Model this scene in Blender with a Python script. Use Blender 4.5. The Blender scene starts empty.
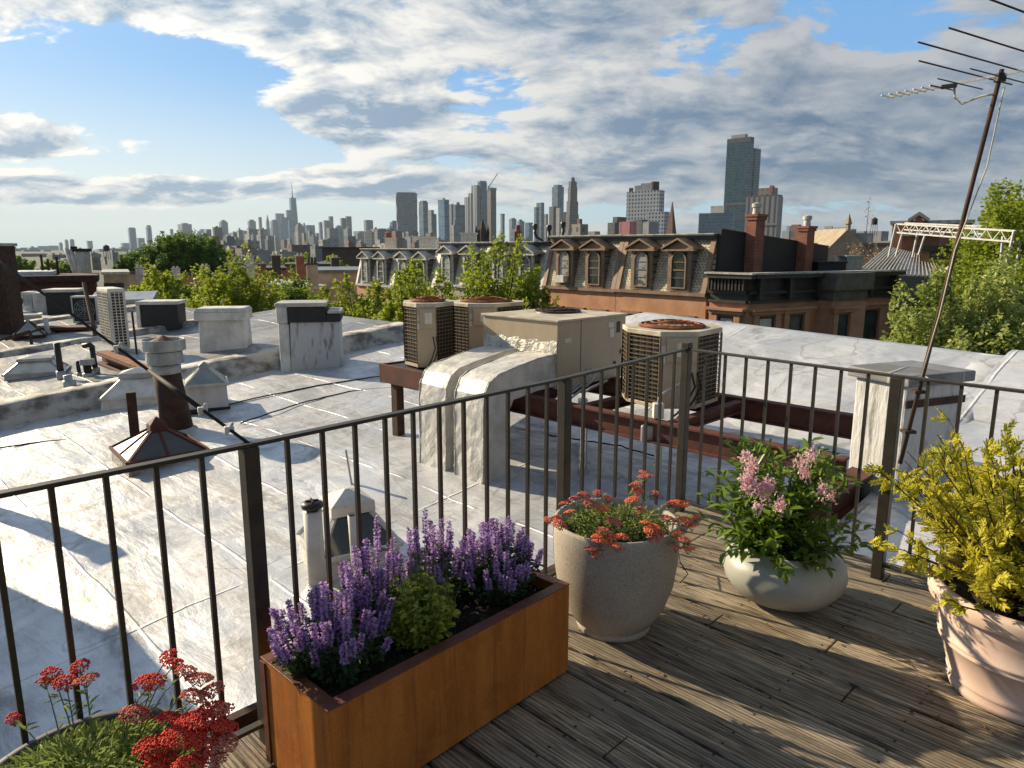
import bpy, math, random
import numpy as np
from mathutils import Vector, Matrix
random.seed(7); RS = np.random.RandomState(11)
S = bpy.context.scene; COL = S.collection
rad = math.radians; PI = math.pi

# ------------------------------------------------------------------ camera model
F_PX = 710.0; PITCH = rad(10.8); CC, SS = math.cos(PITCH), math.sin(PITCH); EYE = 1.65
def ray(u, v):
    x = (u-512)/F_PX; y = (384-v)/F_PX
    return x, CC+y*SS, y*CC-SS
def at(u, v, Y):
    a, b, c = ray(u, v); t = Y/b
    return Vector((a*t, Y, EYE+c*t))
def atz(u, v, z):
    a, b, c = ray(u, v); t = (z-EYE)/c
    return Vector((a*t, b*t, z))
K = math.sqrt(.5)
def pq(p, q, z=0.0):                       # house frame: p towards the street, q along the row
    return Vector((K*(p-q), K*(p+q), z))
RA, RB, RC, RD = -1.35, -1.06, -1.09, -1.12     # roof heights at p = 0
SL = .093
def roofz(p, a=RA): return a + SL*p
def onroof(u, v, a=RA):
    x, y, c = ray(u, v); pr = (x+y)*K; t = (EYE-a)/(SL*pr-c)
    return Vector((x*t, y*t, EYE+c*t))

# ------------------------------------------------------------------ object helpers
def tag(o, label=None, cat=None, group=None, kind=None):
    if label: o['label'] = label
    if cat: o['category'] = cat
    if group: o['group'] = group
    if kind: o['kind'] = kind
    return o
def thing(name, label, cat, loc=(0,0,0), rz=0.0, group=None):
    o = bpy.data.objects.new(name, None); COL.objects.link(o)
    o.location = loc; o.rotation_euler = (0,0,rz); o.empty_display_size = .2
    return tag(o, label, cat, group)
def copy_thing(root, loc, rz, label, group=None, scale=None):
    r = root.copy(); COL.objects.link(r); r.location = loc; r.rotation_euler = (0,0,rz); r['label'] = label
    if group: r['group'] = group
    if scale: r.scale = scale
    for ch in list(root.children):
        c = ch.copy(); COL.objects.link(c); c.parent = r
        for g in list(ch.children):
            d = g.copy(); COL.objects.link(d); d.parent = c
    return r

class MB:
    def __init__(s): s.v = []; s.f = []
    def add(s, vs, fs):
        n = len(s.v); s.v += [tuple(x) for x in vs]; s.f += [tuple(i+n for i in f) for f in fs]; return s
    def hexa(s, b, t):                      # 4 bottom points ccw, 4 top points
        return s.add(list(b)+list(t), [(3,2,1,0),(4,5,6,7),(0,1,5,4),(1,2,6,5),(2,3,7,6),(3,0,4,7)])
    def box(s, cx, cy, cz, sx, sy, sz, rz=0.0):
        c, n = math.cos(rz), math.sin(rz); P = []
        for dz in (-.5,.5):
            for dx, dy in ((-.5,-.5),(.5,-.5),(.5,.5),(-.5,.5)):
                x, y = dx*sx, dy*sy
                P.append((cx+x*c-y*n, cy+x*n+y*c, cz+dz*sz))
        return s.hexa(P[:4], P[4:])
    def b2(s, x0, x1, y0, y1, z0, z1):
        return s.box((x0+x1)/2,(y0+y1)/2,(z0+z1)/2,abs(x1-x0),abs(y1-y0),abs(z1-z0))
    def prism(s, pts, z0, z1):
        n = len(pts)
        vs = [(x,y,z0) for x,y in pts]+[(x,y,z1) for x,y in pts]
        fs = [tuple(range(n-1,-1,-1)), tuple(range(n,2*n))]+[(i,(i+1)%n,n+(i+1)%n,n+i) for i in range(n)]
        return s.add(vs, fs)
    def prof(s, pts, y0, y1):               # profile in x,z extruded along y
        n = len(pts)
        vs = [(x,y0,z) for x,z in pts]+[(x,y1,z) for x,z in pts]
        fs = [tuple(range(n)), tuple(range(2*n-1,n-1,-1))]+[(i,n+i,n+(i+1)%n,(i+1)%n) for i in range(n)]
        return s.add(vs, fs)
    def bar(s, a, b, w, h=None):            # square bar between points
        a, b = Vector(a), Vector(b); h = h or w; d = (b-a).normalized()
        up = Vector((0,0,1)) if abs(d.z) < .95 else Vector((1,0,0))
        x = d.cross(up).normalized(); y = x.cross(d).normalized()
        o = [(-x*w/2-y*h/2),(x*w/2-y*h/2),(x*w/2+y*h/2),(-x*w/2+y*h/2)]
        return s.hexa([a+k for k in o],[b+k for k in o])
    def tube(s, pts, r, seg=8, caps=True):
        pts = [Vector(p) for p in pts]; n = len(pts); rr = r if isinstance(r,(list,tuple)) else [r]*n
        vs = []; px = None
        for i,p in enumerate(pts):
            d = (pts[min(i+1,n-1)]-pts[max(i-1,0)]).normalized()
            if px is None:
                up = Vector((0,0,1)) if abs(d.z) < .9 else Vector((1,0,0))
                px = d.cross(up).normalized()
            else:
                px = (px-d*px.dot(d)).normalized()
            py = d.cross(px)
            for k in range(seg):
                a = 2*PI*k/seg; vs.append(p+px*math.cos(a)*rr[i]+py*math.sin(a)*rr[i])
        fs = []
        for i in range(n-1):
            for k in range(seg):
                fs.append((i*seg+k, i*seg+(k+1)%seg, (i+1)*seg+(k+1)%seg, (i+1)*seg+k))
        if caps: fs += [tuple(range(seg-1,-1,-1)), tuple(range((n-1)*seg, n*seg))]
        return s.add(vs, fs)
    def lathe(s, prof, seg=40, cx=0, cy=0, cz=0):
        n = len(prof); vs = []
        for k in range(seg):
            a = 2*PI*k/seg
            for r,z in prof: vs.append((cx+r*math.cos(a), cy+r*math.sin(a), cz+z))
        fs = []
        for k in range(seg):
            j = (k+1)%seg
            for i in range(n-1): fs.append((k*n+i, j*n+i, j*n+i+1, k*n+i+1))
        return s.add(vs, fs)
    def arr(s, V, F): 
        n = len(s.v); s.v += [tuple(x) for x in V.tolist()]; s.f += [tuple(i+n for i in f) for f in F.tolist()]; return s
    def build(s, name, m, parent=None, loc=(0,0,0), rz=0.0, smooth=False, bevel=0.0, autosmooth=None):
        me = bpy.data.meshes.new(name); me.from_pydata(s.v, [], s.f); me.materials.append(m)
        if smooth: me.polygons.foreach_set('use_smooth', [True]*len(me.polygons))
        me.update()
        o = bpy.data.objects.new(name, me); COL.objects.link(o); o.location = loc; o.rotation_euler = (0,0,rz)
        if parent: o.parent = parent
        if bevel:
            md = o.modifiers.new('bevel','BEVEL'); md.width = bevel; md.segments = 2; md.limit_method = 'ANGLE'; md.angle_limit = rad(40)
        return o

# ------------------------------------------------------------------ materials
def newmat(name):
    m = bpy.data.materials.new(name); m.use_nodes = True; nt = m.node_tree; nt.nodes.clear()
    out = nt.nodes.new('ShaderNodeOutputMaterial'); return m, nt, out
class N:
    def __init__(s, nt): s.nt = nt
    def n(s, t, **k):
        x = s.nt.nodes.new('ShaderNode'+t)
        for a,b in k.items(): setattr(x, a, b)
        return x
    def l(s, a, b): s.nt.links.new(a, b)
    def put(s, sock, v):
        if hasattr(v,'is_linked') or isinstance(v, bpy.types.NodeSocket): s.l(v, sock)
        elif isinstance(v,(tuple,list)) and len(v)==3 and sock.type=='RGBA': sock.default_value = (*v,1)
        else: sock.default_value = v
    def math(s, op, a, b=None, c=None, clamp=False):
        x = s.n('Math', operation=op); x.use_clamp = clamp; s.put(x.inputs[0], a)
        if b is not None: s.put(x.inputs[1], b)
        if c is not None: s.put(x.inputs[2], c)
        return x.outputs[0]
    def mix(s, f, a, b, mode='MIX'):
        x = s.n('Mix', data_type='RGBA', blend_type=mode); s.put(x.inputs[0], f); s.put(x.inputs[6], a); s.put(x.inputs[7], b); return x.outputs[2]
    def rng(s, v, a, b, c=0.0, d=1.0, smooth=True):
        x = s.n('MapRange', interpolation_type='SMOOTHSTEP' if smooth else 'LINEAR'); s.put(x.inputs[0], v)
        for i,k in enumerate((a,b,c,d)): s.put(x.inputs[i+1], k)
        return x.outputs[0]
    def map(s, vec, scale=(1,1,1), rot=(0,0,0), loc=(0,0,0)):
        x = s.n('Mapping'); s.l(vec, x.inputs[0]); x.inputs[3].default_value = scale; x.inputs[2].default_value = rot; x.inputs[1].default_value = loc; return x.outputs[0]
    def noise(s, vec, scale, detail=5, rough=.55, dist=0, col=False):
        x = s.n('TexNoise'); s.l(vec, x.inputs['Vector']); x.inputs['Scale'].default_value = scale; x.inputs['Detail'].default_value = detail
        x.inputs['Roughness'].default_value = rough; x.inputs['Distortion'].default_value = dist
        return x.outputs['Color' if col else 'Fac']
    def coord(s, k='Object'): return s.n('TexCoord').outputs[k]
    def pos(s): return s.n('NewGeometry').outputs['Position']
    def sep(s, v):
        x = s.n('SeparateXYZ'); s.l(v, x.inputs[0]); return x.outputs
    def comb(s, a, b, c):
        x = s.n('CombineXYZ'); s.put(x.inputs[0],a); s.put(x.inputs[1],b); s.put(x.inputs[2],c); return x.outputs[0]
    def bump(s, h, strength=.5, dist=.02, nrm=None):
        x = s.n('Bump'); x.inputs['Strength'].default_value = strength; x.inputs['Distance'].default_value = dist; s.l(h, x.inputs['Height'])
        if nrm: s.l(nrm, x.inputs['Normal'])
        return x.outputs[0]
    def bsdf(s, out, col, rough=.6, metal=0.0, nrm=None, spec=None, trans=0.0):
        x = s.n('BsdfPrincipled'); s.put(x.inputs['Base Color'], col); s.put(x.inputs['Roughness'], rough); s.put(x.inputs['Metallic'], metal)
        if nrm is not None: s.l(nrm, x.inputs['Normal'])
        if spec is not None: x.inputs['Specular IOR Level'].default_value = spec
        s.l(x.outputs[0], out.inputs[0]); return x

def M(name, c1, c2=None, rough=.7, metal=0.0, scale=4.0, stretch=(1,1,1), lohi=(.35,.65), bump=0.0, bscale=None, bdist=.02, detail=6, spec=None, fine=.12):
    m, nt, out = newmat(name); k = N(nt); co = k.coord()
    c2 = c2 or tuple(x*.75 for x in c1)
    v = k.map(co, stretch)
    n1 = k.noise(v, scale, detail, .6)
    col = k.mix(k.rng(n1, *lohi), c2, c1)
    if fine:
        n2 = k.noise(v, scale*9, 3, .6)
        col = k.mix(fine, col, k.mix(n2, (0,0,0), (1,1,1)), 'OVERLAY')
    nr = None
    if bump:
        h = k.noise(v, bscale or scale*4, 6, .6); nr = k.bump(h, bump, bdist)
    r = k.math('ADD', rough-.08, k.math('MULTIPLY', n1, .16))
    k.bsdf(out, col, r, metal, nr, spec); return m

def mat_roof(name, light, dark, stain=.35, wrinkle=1.0, seam=True, metal=.45, rough=0.0):
    m, nt, out = newmat(name); k = N(nt); P = k.pos()
    v = k.map(P, (1,1,1), (0,0,rad(-45)))              # x = p, y = q
    w1 = k.noise(k.map(v,(1,.30,1),(0,0,rad(25))), 2.3, 5, .5, .4)
    w2 = k.noise(k.map(v,(.5,1,1)), 1.3, 7, .65, .8)
    big = k.noise(v, .45, 4, .6, .5)
    dirt = k.noise(k.map(v,(1,.5,1)), 1.9, 10, .70, 1.0)
    col = k.mix(k.rng(w2,.38,.62), dark, light)
    col = k.mix(k.math('MULTIPLY', k.rng(dirt,.49,.64), stain), col, (.13,.12,.11))
    col = k.mix(k.math('MULTIPLY', k.rng(big,.5,.7), .3), col, (.38,.36,.33))
    pv = k.n('TexVoronoi', feature='F1', distance='CHEBYCHEV'); k.l(k.map(v,(.42,.55,1),(0,0,.08)), pv.inputs['Vector']); pv.inputs['Scale'].default_value = 1.0; pv.inputs['Randomness'].default_value = .8
    pm = k.math('LESS_THAN', pv.outputs['Distance'], k.math('MULTIPLY', k.sep(pv.outputs['Color'])[0], .30))
    col = k.mix(k.math('MULTIPLY', pm, .45), col, k.mix(k.sep(pv.outputs['Color'])[1], dark, tuple(min(1,c*1.15) for c in light)))
    pond = k.rng(k.math('ABSOLUTE', k.math('SUBTRACT', k.noise(v, .9, 3, .5, .3), .56)), .012, .002)
    col = k.mix(k.math('MULTIPLY', pond, .35), col, (.20,.18,.15))
    speck = k.noise(v, 55, 2, .5)
    col = k.mix(.25, col, k.mix(speck,(0.1,.1,.1),(.9,.9,.9)), 'OVERLAY')
    h = k.math('ADD', k.math('MULTIPLY', w1, .8*wrinkle), k.math('MULTIPLY', dirt, .28))
    if seam:
        xyz = k.sep(k.map(v,(1,1,1)))
        wob = k.math('MULTIPLY', k.noise(v, 1.2, 3), .05)
        s = k.math('FRACT', k.math('MULTIPLY', k.math('ADD', xyz[0], wob), 1/1.02))
        line = k.math('SUBTRACT', 1.0, k.rng(k.math('ABSOLUTE', k.math('SUBTRACT', s, .5)), .004, .018))
        s2 = k.math('FRACT', k.math('MULTIPLY', k.math('ADD', xyz[1], wob), 1/3.7))
        line2 = k.math('SUBTRACT', 1.0, k.rng(k.math('ABSOLUTE', k.math('SUBTRACT', s2, .5)), .001, .006))
        ln = k.math('MAXIMUM', line, line2)
        brk = k.rng(k.noise(v, 1.7, 2), .35, .55)
        ln = k.math('MULTIPLY', ln, brk)
        h = k.math('ADD', h, k.math('MULTIPLY', ln, .3))
        col = k.mix(k.math('MULTIPLY', ln, .22), col, (.8,.78,.74))
    nr = k.bump(h, .75, .055)
    rg = k.rng(dirt, .35,.7, .40+rough, .70+rough)
    k.bsdf(out, col, rg, metal, nr, .4); return m

def mat_leaf(name, c1, c2, trans=.45, rough=.5, tcol=None, nscale=1.5):
    m, nt, out = newmat(name); k = N(nt); co = k.coord()
    n1 = k.noise(co, nscale, 3, .6)
    rnd = k.n('NewGeometry').outputs['Random Per Island']
    f = k.math('ADD', k.math('MULTIPLY', k.rng(n1,.35,.65), .45), k.math('MULTIPLY', rnd, .55))
    col = k.mix(f, c2, c1)
    p = k.n('BsdfPrincipled'); k.l(col, p.inputs['Base Color']); p.inputs['Roughness'].default_value = rough
    p.inputs['Specular IOR Level'].default_value = .35
    t = k.n('BsdfTranslucent'); k.l(k.mix(.5, col, tcol or c1), t.inputs[0])
    mx = k.n('MixShader'); mx.inputs[0].default_value = trans; k.l(p.outputs[0], mx.inputs[1]); k.l(t.outputs[0], mx.inputs[2]); k.l(mx.outputs[0], out.inputs[0])
    return m

def mat_windows(name, wall, glass, w=3.0, h=3.4, fw=.5, fh=.55, rough=.6, gr=.25, vary=.5, metal=0.0, slab=0.0):
    m, nt, out = newmat(name); k = N(nt); co = k.coord(); x,y,z = k.sep(co)
    ax = k.math('ADD', k.math('ABSOLUTE', x), k.math('ABSOLUTE', y))
    ax = k.math('ADD', x, y)
    fx = k.math('FRACT', k.math('DIVIDE', ax, w)); fz = k.math('FRACT', k.math('DIVIDE', z, h))
    mx = k.math('LESS_THAN', k.math('ABSOLUTE', k.math('SUBTRACT', fx, .5)), fw/2)
    mz = k.math('LESS_THAN', k.math('ABSOLUTE', k.math('SUBTRACT', fz, .5)), fh/2)
    mask = k.math('MULTIPLY', mx, mz)
    nz = k.math('ABSOLUTE', k.sep(k.n('NewGeometry').outputs['True Normal'])[2])
    mask = k.math('MULTIPLY', mask, k.math('LESS_THAN', nz, .5))
    cell = k.comb(k.math('FLOOR', k.math('DIVIDE', ax, w)), k.math('FLOOR', k.math('DIVIDE', z, h)), 3.0)
    wn = k.n('TexWhiteNoise'); k.l(cell, wn.inputs[0])
    g = k.mix(k.math('MULTIPLY', wn.outputs[0], vary), glass, tuple(min(1,c*2.2+.05) for c in glass))
    big = k.noise(co, .02, 3, .6)
    wl = k.mix(k.math('MULTIPLY', big, .5), wall, tuple(c*.7 for c in wall))
    col = k.mix(mask, wl, g)
    rg = k.rng(mask, 0, 1, rough, gr)
    k.bsdf(out, col, rg, metal, None, .5); return m

def mat_brick(name, c1, c2, mortar, bw=.21, bh=.07, axis='xz', rough=.85):
    m, nt, out = newmat(name); k = N(nt); co = k.coord(); x,y,z = k.sep(co)
    v = k.comb(k.math('ADD', x, y), z, 0.0)
    b = k.n('TexBrick'); k.l(v, b.inputs['Vector']); b.inputs['Color1'].default_value=(*c1,1); b.inputs['Color2'].default_value=(*c2,1); b.inputs['Mortar'].default_value=(*mortar,1)
    b.inputs['Scale'].default_value = 1; b.inputs['Brick Width'].default_value = bw; b.inputs['Row Height'].default_value = bh; b.inputs['Mortar Size'].default_value = .008
    n1 = k.noise(co, 1.5, 5, .6)
    col = k.mix(k.rng(n1,.35,.7), b.outputs[0], k.mix(.5, b.outputs[0], tuple(c*.4 for c in c1)))
    nr = k.bump(b.outputs['Fac'], -.4, .01)
    k.bsdf(out, col, rough, 0, nr); return m

def mat_scales(name, c1, c2, s=.3):
    m, nt, out = newmat(name); k = N(nt); co = k.coord(); x,y,z = k.sep(co)
    v = k.comb(k.math('ADD', x, k.math('MULTIPLY', y, .3)), z, 0.0)
    r = k.math('FLOOR', k.math('DIVIDE', z, s*.7))
    fx = k.math('FRACT', k.math('ADD', k.math('DIVIDE', x, s), k.math('MULTIPLY', r, .5)))
    fz = k.math('FRACT', k.math('DIVIDE', z, s*.7))
    e = k.math('ABSOLUTE', k.math('SUBTRACT', fx, .5))
    edge = k.math('LESS_THAN', fz, k.math('MULTIPLY', k.math('MULTIPLY', e, e), 2.6))
    wn = k.n('TexWhiteNoise'); k.l(k.comb(k.math('FLOOR', k.math('ADD', k.math('DIVIDE', x, s), k.math('MULTIPLY', r, .5))), r, 0.0), wn.inputs[0])
    base = k.mix(wn.outputs[0], c2, c1)
    col = k.mix(edge, base, tuple(c*.25 for c in c1))
    n1 = k.noise(co, 1.2, 5, .6); col = k.mix(k.math('MULTIPLY', k.rng(n1,.5,.7), .5), col, (.18,.15,.10))
    nr = k.bump(k.math('SUBTRACT', 1.0, edge), .6, .02)
    k.bsdf(out, col, .8, 0, nr); return m

MT = {}
MT['metal_dark'] = M('painted_rail_metal', (.036,.031,.024), (.055,.046,.034), .5, .25, 12, bump=.15, bscale=60, bdist=.003)
MT['rust'] = M('rusty_red_steel', (.13,.035,.02), (.065,.022,.016), .75, 0, 6, bump=.3, bscale=40, bdist=.01)
MT['rust_dark'] = M('rusty_brown_iron', (.075,.035,.022), (.03,.016,.012), .85, 0, 7, bump=.5, bscale=30, bdist=.01)
MT['rust_bright'] = M('bright_rust', (.36,.12,.04), (.12,.04,.02), .85, 0, 8, bump=.3)
MT['beige'] = M('beige_enamel', (.54,.44,.31), (.45,.365,.255), .45, 0, 2.5, bump=.06, bscale=6, lohi=(.3,.75), bdist=.01, fine=.06)
MT['beige_top'] = M('weathered_lid', (.62,.56,.44), (.40,.34,.25), .55, 0, 3)
MT['coil'] = M('dark_coil', (.03,.026,.022), (.015,.013,.012), .7, .3, 30)
MT['grille'] = M('tan_grille_wire', (.24,.18,.10), (.15,.11,.06), .5, .2, 12)
MT['white'] = M('white_paint', (.72,.70,.64), (.55,.53,.48), .5, 0, 4)
MT['offwhite'] = M('off_white_plaster', (.78,.77,.73), (.52,.52,.50), .8, 0, 2.2, bump=.5, bscale=9, bdist=.05, stretch=(1,1,.8))
MT['streaked'] = M('streaked_silver_brick', (.58,.59,.59), (.20,.20,.20), .7, .15, 3.4, (2.8,2.8,.6), lohi=(.30,.50), bump=.6, bscale=9, bdist=.03)
MT['tar'] = M('black_tar', (.022,.024,.028), (.012,.013,.015), .6, 0, 5, bump=.5, bscale=14, bdist=.03)
MT['galv'] = M('galvanised_steel', (.42,.44,.44), (.30,.32,.33), .42, .55, 4, bump=.1, bscale=8)
MT['silver'] = mat_roof('silver_coated_duct', (.66,.64,.58), (.46,.44,.40), .45, .8, False)
MT['duct'] = M('silver_mastic_duct', (.74,.73,.69), (.52,.51,.48), .5, .2, 4.5, (1,1,1), lohi=(.3,.65), bump=.55, bscale=14, bdist=.02)
MT['flash'] = M('crumpled_silver_flashing', (.75,.73,.66), (.5,.48,.43), .45, .2, 6, bump=1.0, bscale=9, bdist=.06)
MT['roofA'] = mat_roof('silver_roof_coating', (.64,.655,.69), (.48,.50,.53), .42, 1.7)
MT['roofB'] = mat_roof('grey_roof_coating', (.32,.335,.35), (.20,.21,.225), .65, 1.3, metal=.2)
MT['roofC'] = mat_roof('dull_roof_coating', (.22,.22,.225), (.13,.132,.137), .7, metal=.15)
MT['roofW'] = mat_roof('bright_silver_coating', (.78,.79,.81), (.60,.62,.65), .28, 2.6, metal=.4)
MT['glass'] = M('smoky_skylight_glass', (.05,.065,.07), (.03,.04,.045), .12, 0, 2, fine=0, spec=.8)
MT['paleglass'] = M('pale_and_sunlit_glass', (.40,.44,.42), (.25,.29,.29), .3, 0, 3, fine=0)  # pale glazing; as pane_lit it puts sunlight into a pane's colour
MT['pane'] = M('window_pane', (.06,.075,.085), (.03,.036,.04), .08, 0, .8, fine=0, spec=.9)
MT['blind'] = M('window_blind', (.55,.57,.56), (.40,.43,.43), .5, 0, 2)
MT['black'] = M('black_plastic', (.02,.02,.02), (.012,.012,.012), .45, 0, 8)
MT['wire'] = M('black_cable', (.012,.011,.010), None, .75, 0, 8)
MT['ropewhite'] = M('pale_cord', (.65,.58,.42), None, .7, 0, 8)
MT['soil'] = M('potting_soil', (.018,.012,.008), (.045,.030,.02), .95, 0, 60, bump=1, bscale=45, bdist=.03)
MT['aluminium'] = M('weathered_aluminium', (.82,.81,.78), (.62,.61,.58), .4, .15, 10)
# ------------------------------------------------------------------ camera, light, sky
cam = bpy.data.cameras.new('camera'); co = bpy.data.objects.new('camera', cam); COL.objects.link(co); S.camera = co
cam.sensor_width = 36; cam.lens = 36*F_PX/1024; co.location = (0,0,EYE); co.rotation_euler = (rad(90)-PITCH,0,0)
cam.clip_start = .05; cam.clip_end = 60000
SUN_AZ = rad(-58.0); SUN_EL = rad(25)
sdir = Vector((math.sin(SUN_AZ)*math.cos(SUN_EL), math.cos(SUN_AZ)*math.cos(SUN_EL), math.sin(SUN_EL)))
sl = bpy.data.lights.new('sun','SUN'); so = bpy.data.objects.new('sun', sl); COL.objects.link(so)
sl.energy = 5.0; sl.angle = rad(.55); sl.color = (1.0,.82,.56); so.rotation_euler = sdir.to_track_quat('Z','Y').to_euler(); so.location = (-20,12,20)
W = bpy.data.worlds.new('World'); S.world = W; W.use_nodes = True; nt = W.node_tree; nt.nodes.clear(); k = N(nt)
out = k.n('OutputWorld'); bg = k.n('Background'); k.l(bg.outputs[0], out.inputs[0]); bg.inputs[1].default_value = .078
sky = k.n('TexSky', sky_type='NISHITA'); sky.sun_disc = False; sky.sun_elevation = SUN_EL; sky.sun_rotation = SUN_AZ
sky.air_density = 1.0; sky.dust_density = .8; sky.ozone_density = 2.0
D = k.n('TexCoord').outputs['Generated']; dx,dy,dz = k.sep(D)
zz = k.math('MAXIMUM', dz, 0.0)
den = k.math('ADD', zz, .30)
px = k.math('DIVIDE', dx, den); py = k.math('DIVIDE', dy, den)
P = k.comb(px, py, 0.0)
def blob(u, v, r0, r1, amt):                         # patch of more / less cloud round one direction of the sky
    a,b,c = ray(u,v); d = Vector((a,b,c)).normalized()
    vm = k.n('VectorMath', operation='DISTANCE'); k.l(D, vm.inputs[0]); vm.inputs[1].default_value = d
    return k.rng(vm.outputs['Value'], r0, r1, amt, 0.0)
def stripe(u, v, su, sv, amt):                       # flat band of cloud
    a,b,c = ray(u,v); d = Vector((a,b,c)).normalized()
    q = k.comb(k.math('DIVIDE', k.math('SUBTRACT', dx, d.x), su), k.math('DIVIDE', k.math('SUBTRACT', dz, d.z), sv), 0.0)
    vm = k.n('VectorMath', operation='LENGTH'); k.l(q, vm.inputs[0])
    return k.rng(vm.outputs['Value'], .1, 1.0, amt, 0.0)
wig = k.noise(P, 2.4, 2, .5, 0, True)
vadd = k.n('VectorMath', operation='MULTIPLY_ADD'); k.l(wig, vadd.inputs[0]); vadd.inputs[1].default_value = (.22,.22,0); k.l(P, vadd.inputs[2])
Q = vadd.outputs[0]
def field(off, sc):
    v = k.n('VectorMath', operation='MULTIPLY_ADD'); k.l(Q, v.inputs[0]); v.inputs[1].default_value = (sc,sc,1); v.inputs[2].default_value = off
    a = k.noise(k.map(v.outputs[0],(.95,1.35,1),(0,0,rad(14)),(1.3,4.2,0)), 2.3, 6, .56, .0)
    b = k.noise(k.map(v.outputs[0],(1,1.25,1),(0,0,rad(10)),(7.3,2.2,0)), 9.5, 6, .64, .0)
    return k.math('ADD', a, k.math('MULTIPLY', b, .38))
f0 = field((0,0,0), 1.0); f1 = field((-.035,-.01,0), .975)
adds = [k.rng(dx, -.62, .15, .02, .18, False), blob(125,100,.06,.26,-.20), blob(215,80,.03,.14,-.08), stripe(15,45,.12,.04,.2), stripe(420,10,.40,.12,.18), stripe(360,118,.17,.055,.28),
        stripe(12,138,.16,.05,.50), stripe(135,190,.26,.03,.50), stripe(322,183,.15,.03,.40), stripe(60,205,.2,.02,.3), stripe(430,186,.16,.028,.22), stripe(70,4,.42,.055,.30),
        blob(330,180,.01,.10,-.04), blob(690,58,.0,.11,-.15), blob(900,22,.0,.08,-.10), stripe(760,150,.6,.15,.16), stripe(700,205,.40,.03,-.16), stripe(300,225,.9,.035,-.18), blob(60,230,.02,.15,-.1)]
dens = f0
for a in adds: dens = k.math('ADD', dens, a)
mask = k.rng(dens, .75, .84)
thick = k.rng(dens, .80, 1.08)
relief = k.math('MULTIPLY', k.math('SUBTRACT', f0, f1), k.rng(dx,-.3,.5,5.6,3.4,False))
lit = k.math('ADD', k.math('SUBTRACT', .86, k.math('MULTIPLY', thick, .66)), relief, clamp=True)
right = k.rng(dx, -.35, .35, 0.0, 1.0, False)
ccol = k.mix(lit, k.mix(right, (3.0,4.0,5.2), (.85,1.5,2.5)), k.mix(right, (9.8,9.4,8.6), (4.1,4.3,4.6)))
skyc = k.mix(.7, sky.outputs[0], (1.6,4.1,7.8))
skyc = k.mix(k.rng(dz, .0, .24, .85, .0), skyc, k.mix(k.rng(dx,-.6,.5), (9.6,9.7,8.2), (3.6,5.6,6.4)))
skyc = k.mix(k.rng(dx,-.62,-.15,.15,0.0), skyc, (5.6,8.2,9.4))
col = k.mix(mask, skyc, ccol)
col = k.mix(k.rng(dz,-.01,.03, .75, 0.0), col, k.mix(k.rng(dx,-.6,.5), (6.6,7.6,7.3), (3.0,4.2,5.4)))
col = k.mix(k.rng(dz,-.02,-.001), (3.0,3.2,3.3), col)
up = k.math('MAXIMUM', k.rng(dz,.42,.75), k.rng(dy,.15,-.35))
col = k.mix(up, col, k.mix(.62, col, (.35,.55,.95)))
k.l(col, bg.inputs[0])
S.view_settings.view_transform = 'Standard'; S.view_settings.look = 'None'; S.view_settings.exposure = 0.68; S.view_settings.gamma = 1.0
S.view_settings.use_curve_mapping = False
S.cycles.max_bounces = 6; S.cycles.diffuse_bounces = 3; S.cycles.glossy_bounces = 3; S.cycles.transmission_bounces = 3
S.cycles.volume_bounces = 0; S.cycles.transparent_max_bounces = 6; S.cycles.caustics_reflective = False; S.cycles.caustics_refractive = False
# ------------------------------------------------------------------ ground and air
def mat_ground():
    m, nt, out = newmat('distant_ground'); k = N(nt); P = k.pos()
    a = k.noise(P, .004, 8, .6); b = k.noise(P, .03, 6, .6)
    col = k.mix(k.rng(a,.42,.58), (.07,.08,.075), (.035,.06,.03)); col = k.mix(k.math('MULTIPLY', k.rng(b,.5,.65), .6), col, (.15,.14,.13))
    k.bsdf(out, col, .9); return m
MT['ground'] = mat_ground()
MT['asphalt'] = M('asphalt', (.055,.055,.055), (.04,.04,.04), .9, 0, 3)
MT['pave'] = M('sidewalk_concrete', (.30,.29,.27), (.22,.21,.20), .9, 0, 3)
MT['water'] = M('bay_water', (.10,.14,.16), (.08,.12,.14), .25, 0, .01)
g = MB(); g.add([(-11800,-11800,0),(11800,-11800,0),(11800,11800,0),(-11800,11800,0)], [(0,1,2,3)])
tag(g.build('ground', MT['ground'], loc=(0,0,-14)), kind='structure')
g = MB(); g.add([(-11700,4800,0),(-2600,6300,0),(-3600,11700,0),(-11700,11700,0)], [(0,1,2,3)])
tag(g.build('water', MT['water'], loc=(0,0,-13.5)), kind='structure')
def strip(name, p0, p1, q0, q1, z, m, zt=None):
    g = MB(); g.b2(p0,p1,q0,q1,z,zt) if zt else g.add([(p0,q0,z),(p1,q0,z),(p1,q1,z),(p0,q1,z)],[(0,1,2,3)])
    return tag(g.build(name, m, rz=rad(45)), kind='structure')
strip('road', 16.5, 27.0, -60, 220, -13.99, MT['asphalt'])
strip('sidewalk', 12.4, 16.5, -60, 220, -14, MT['pave'], -13.86)
strip('sidewalk', 27.0, 31.4, -60, 220, -14, MT['pave'], -13.86)
# air: one closed box of thin haze
mh, nth, oh = newmat('haze_air'); v = nth.nodes.new('ShaderNodeVolumePrincipled'); v.inputs['Color'].default_value = (.60,.76,.92,1)
v.inputs['Density'].default_value = 5.5e-5; v.inputs['Anisotropy'].default_value = .05
nth.links.new(v.outputs[0], oh.inputs['Volume'])
g = MB(); g.b2(-12000,12000,-12000,12000,-15.2,560)
tag(g.build('haze', mh), kind='stuff')

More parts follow.
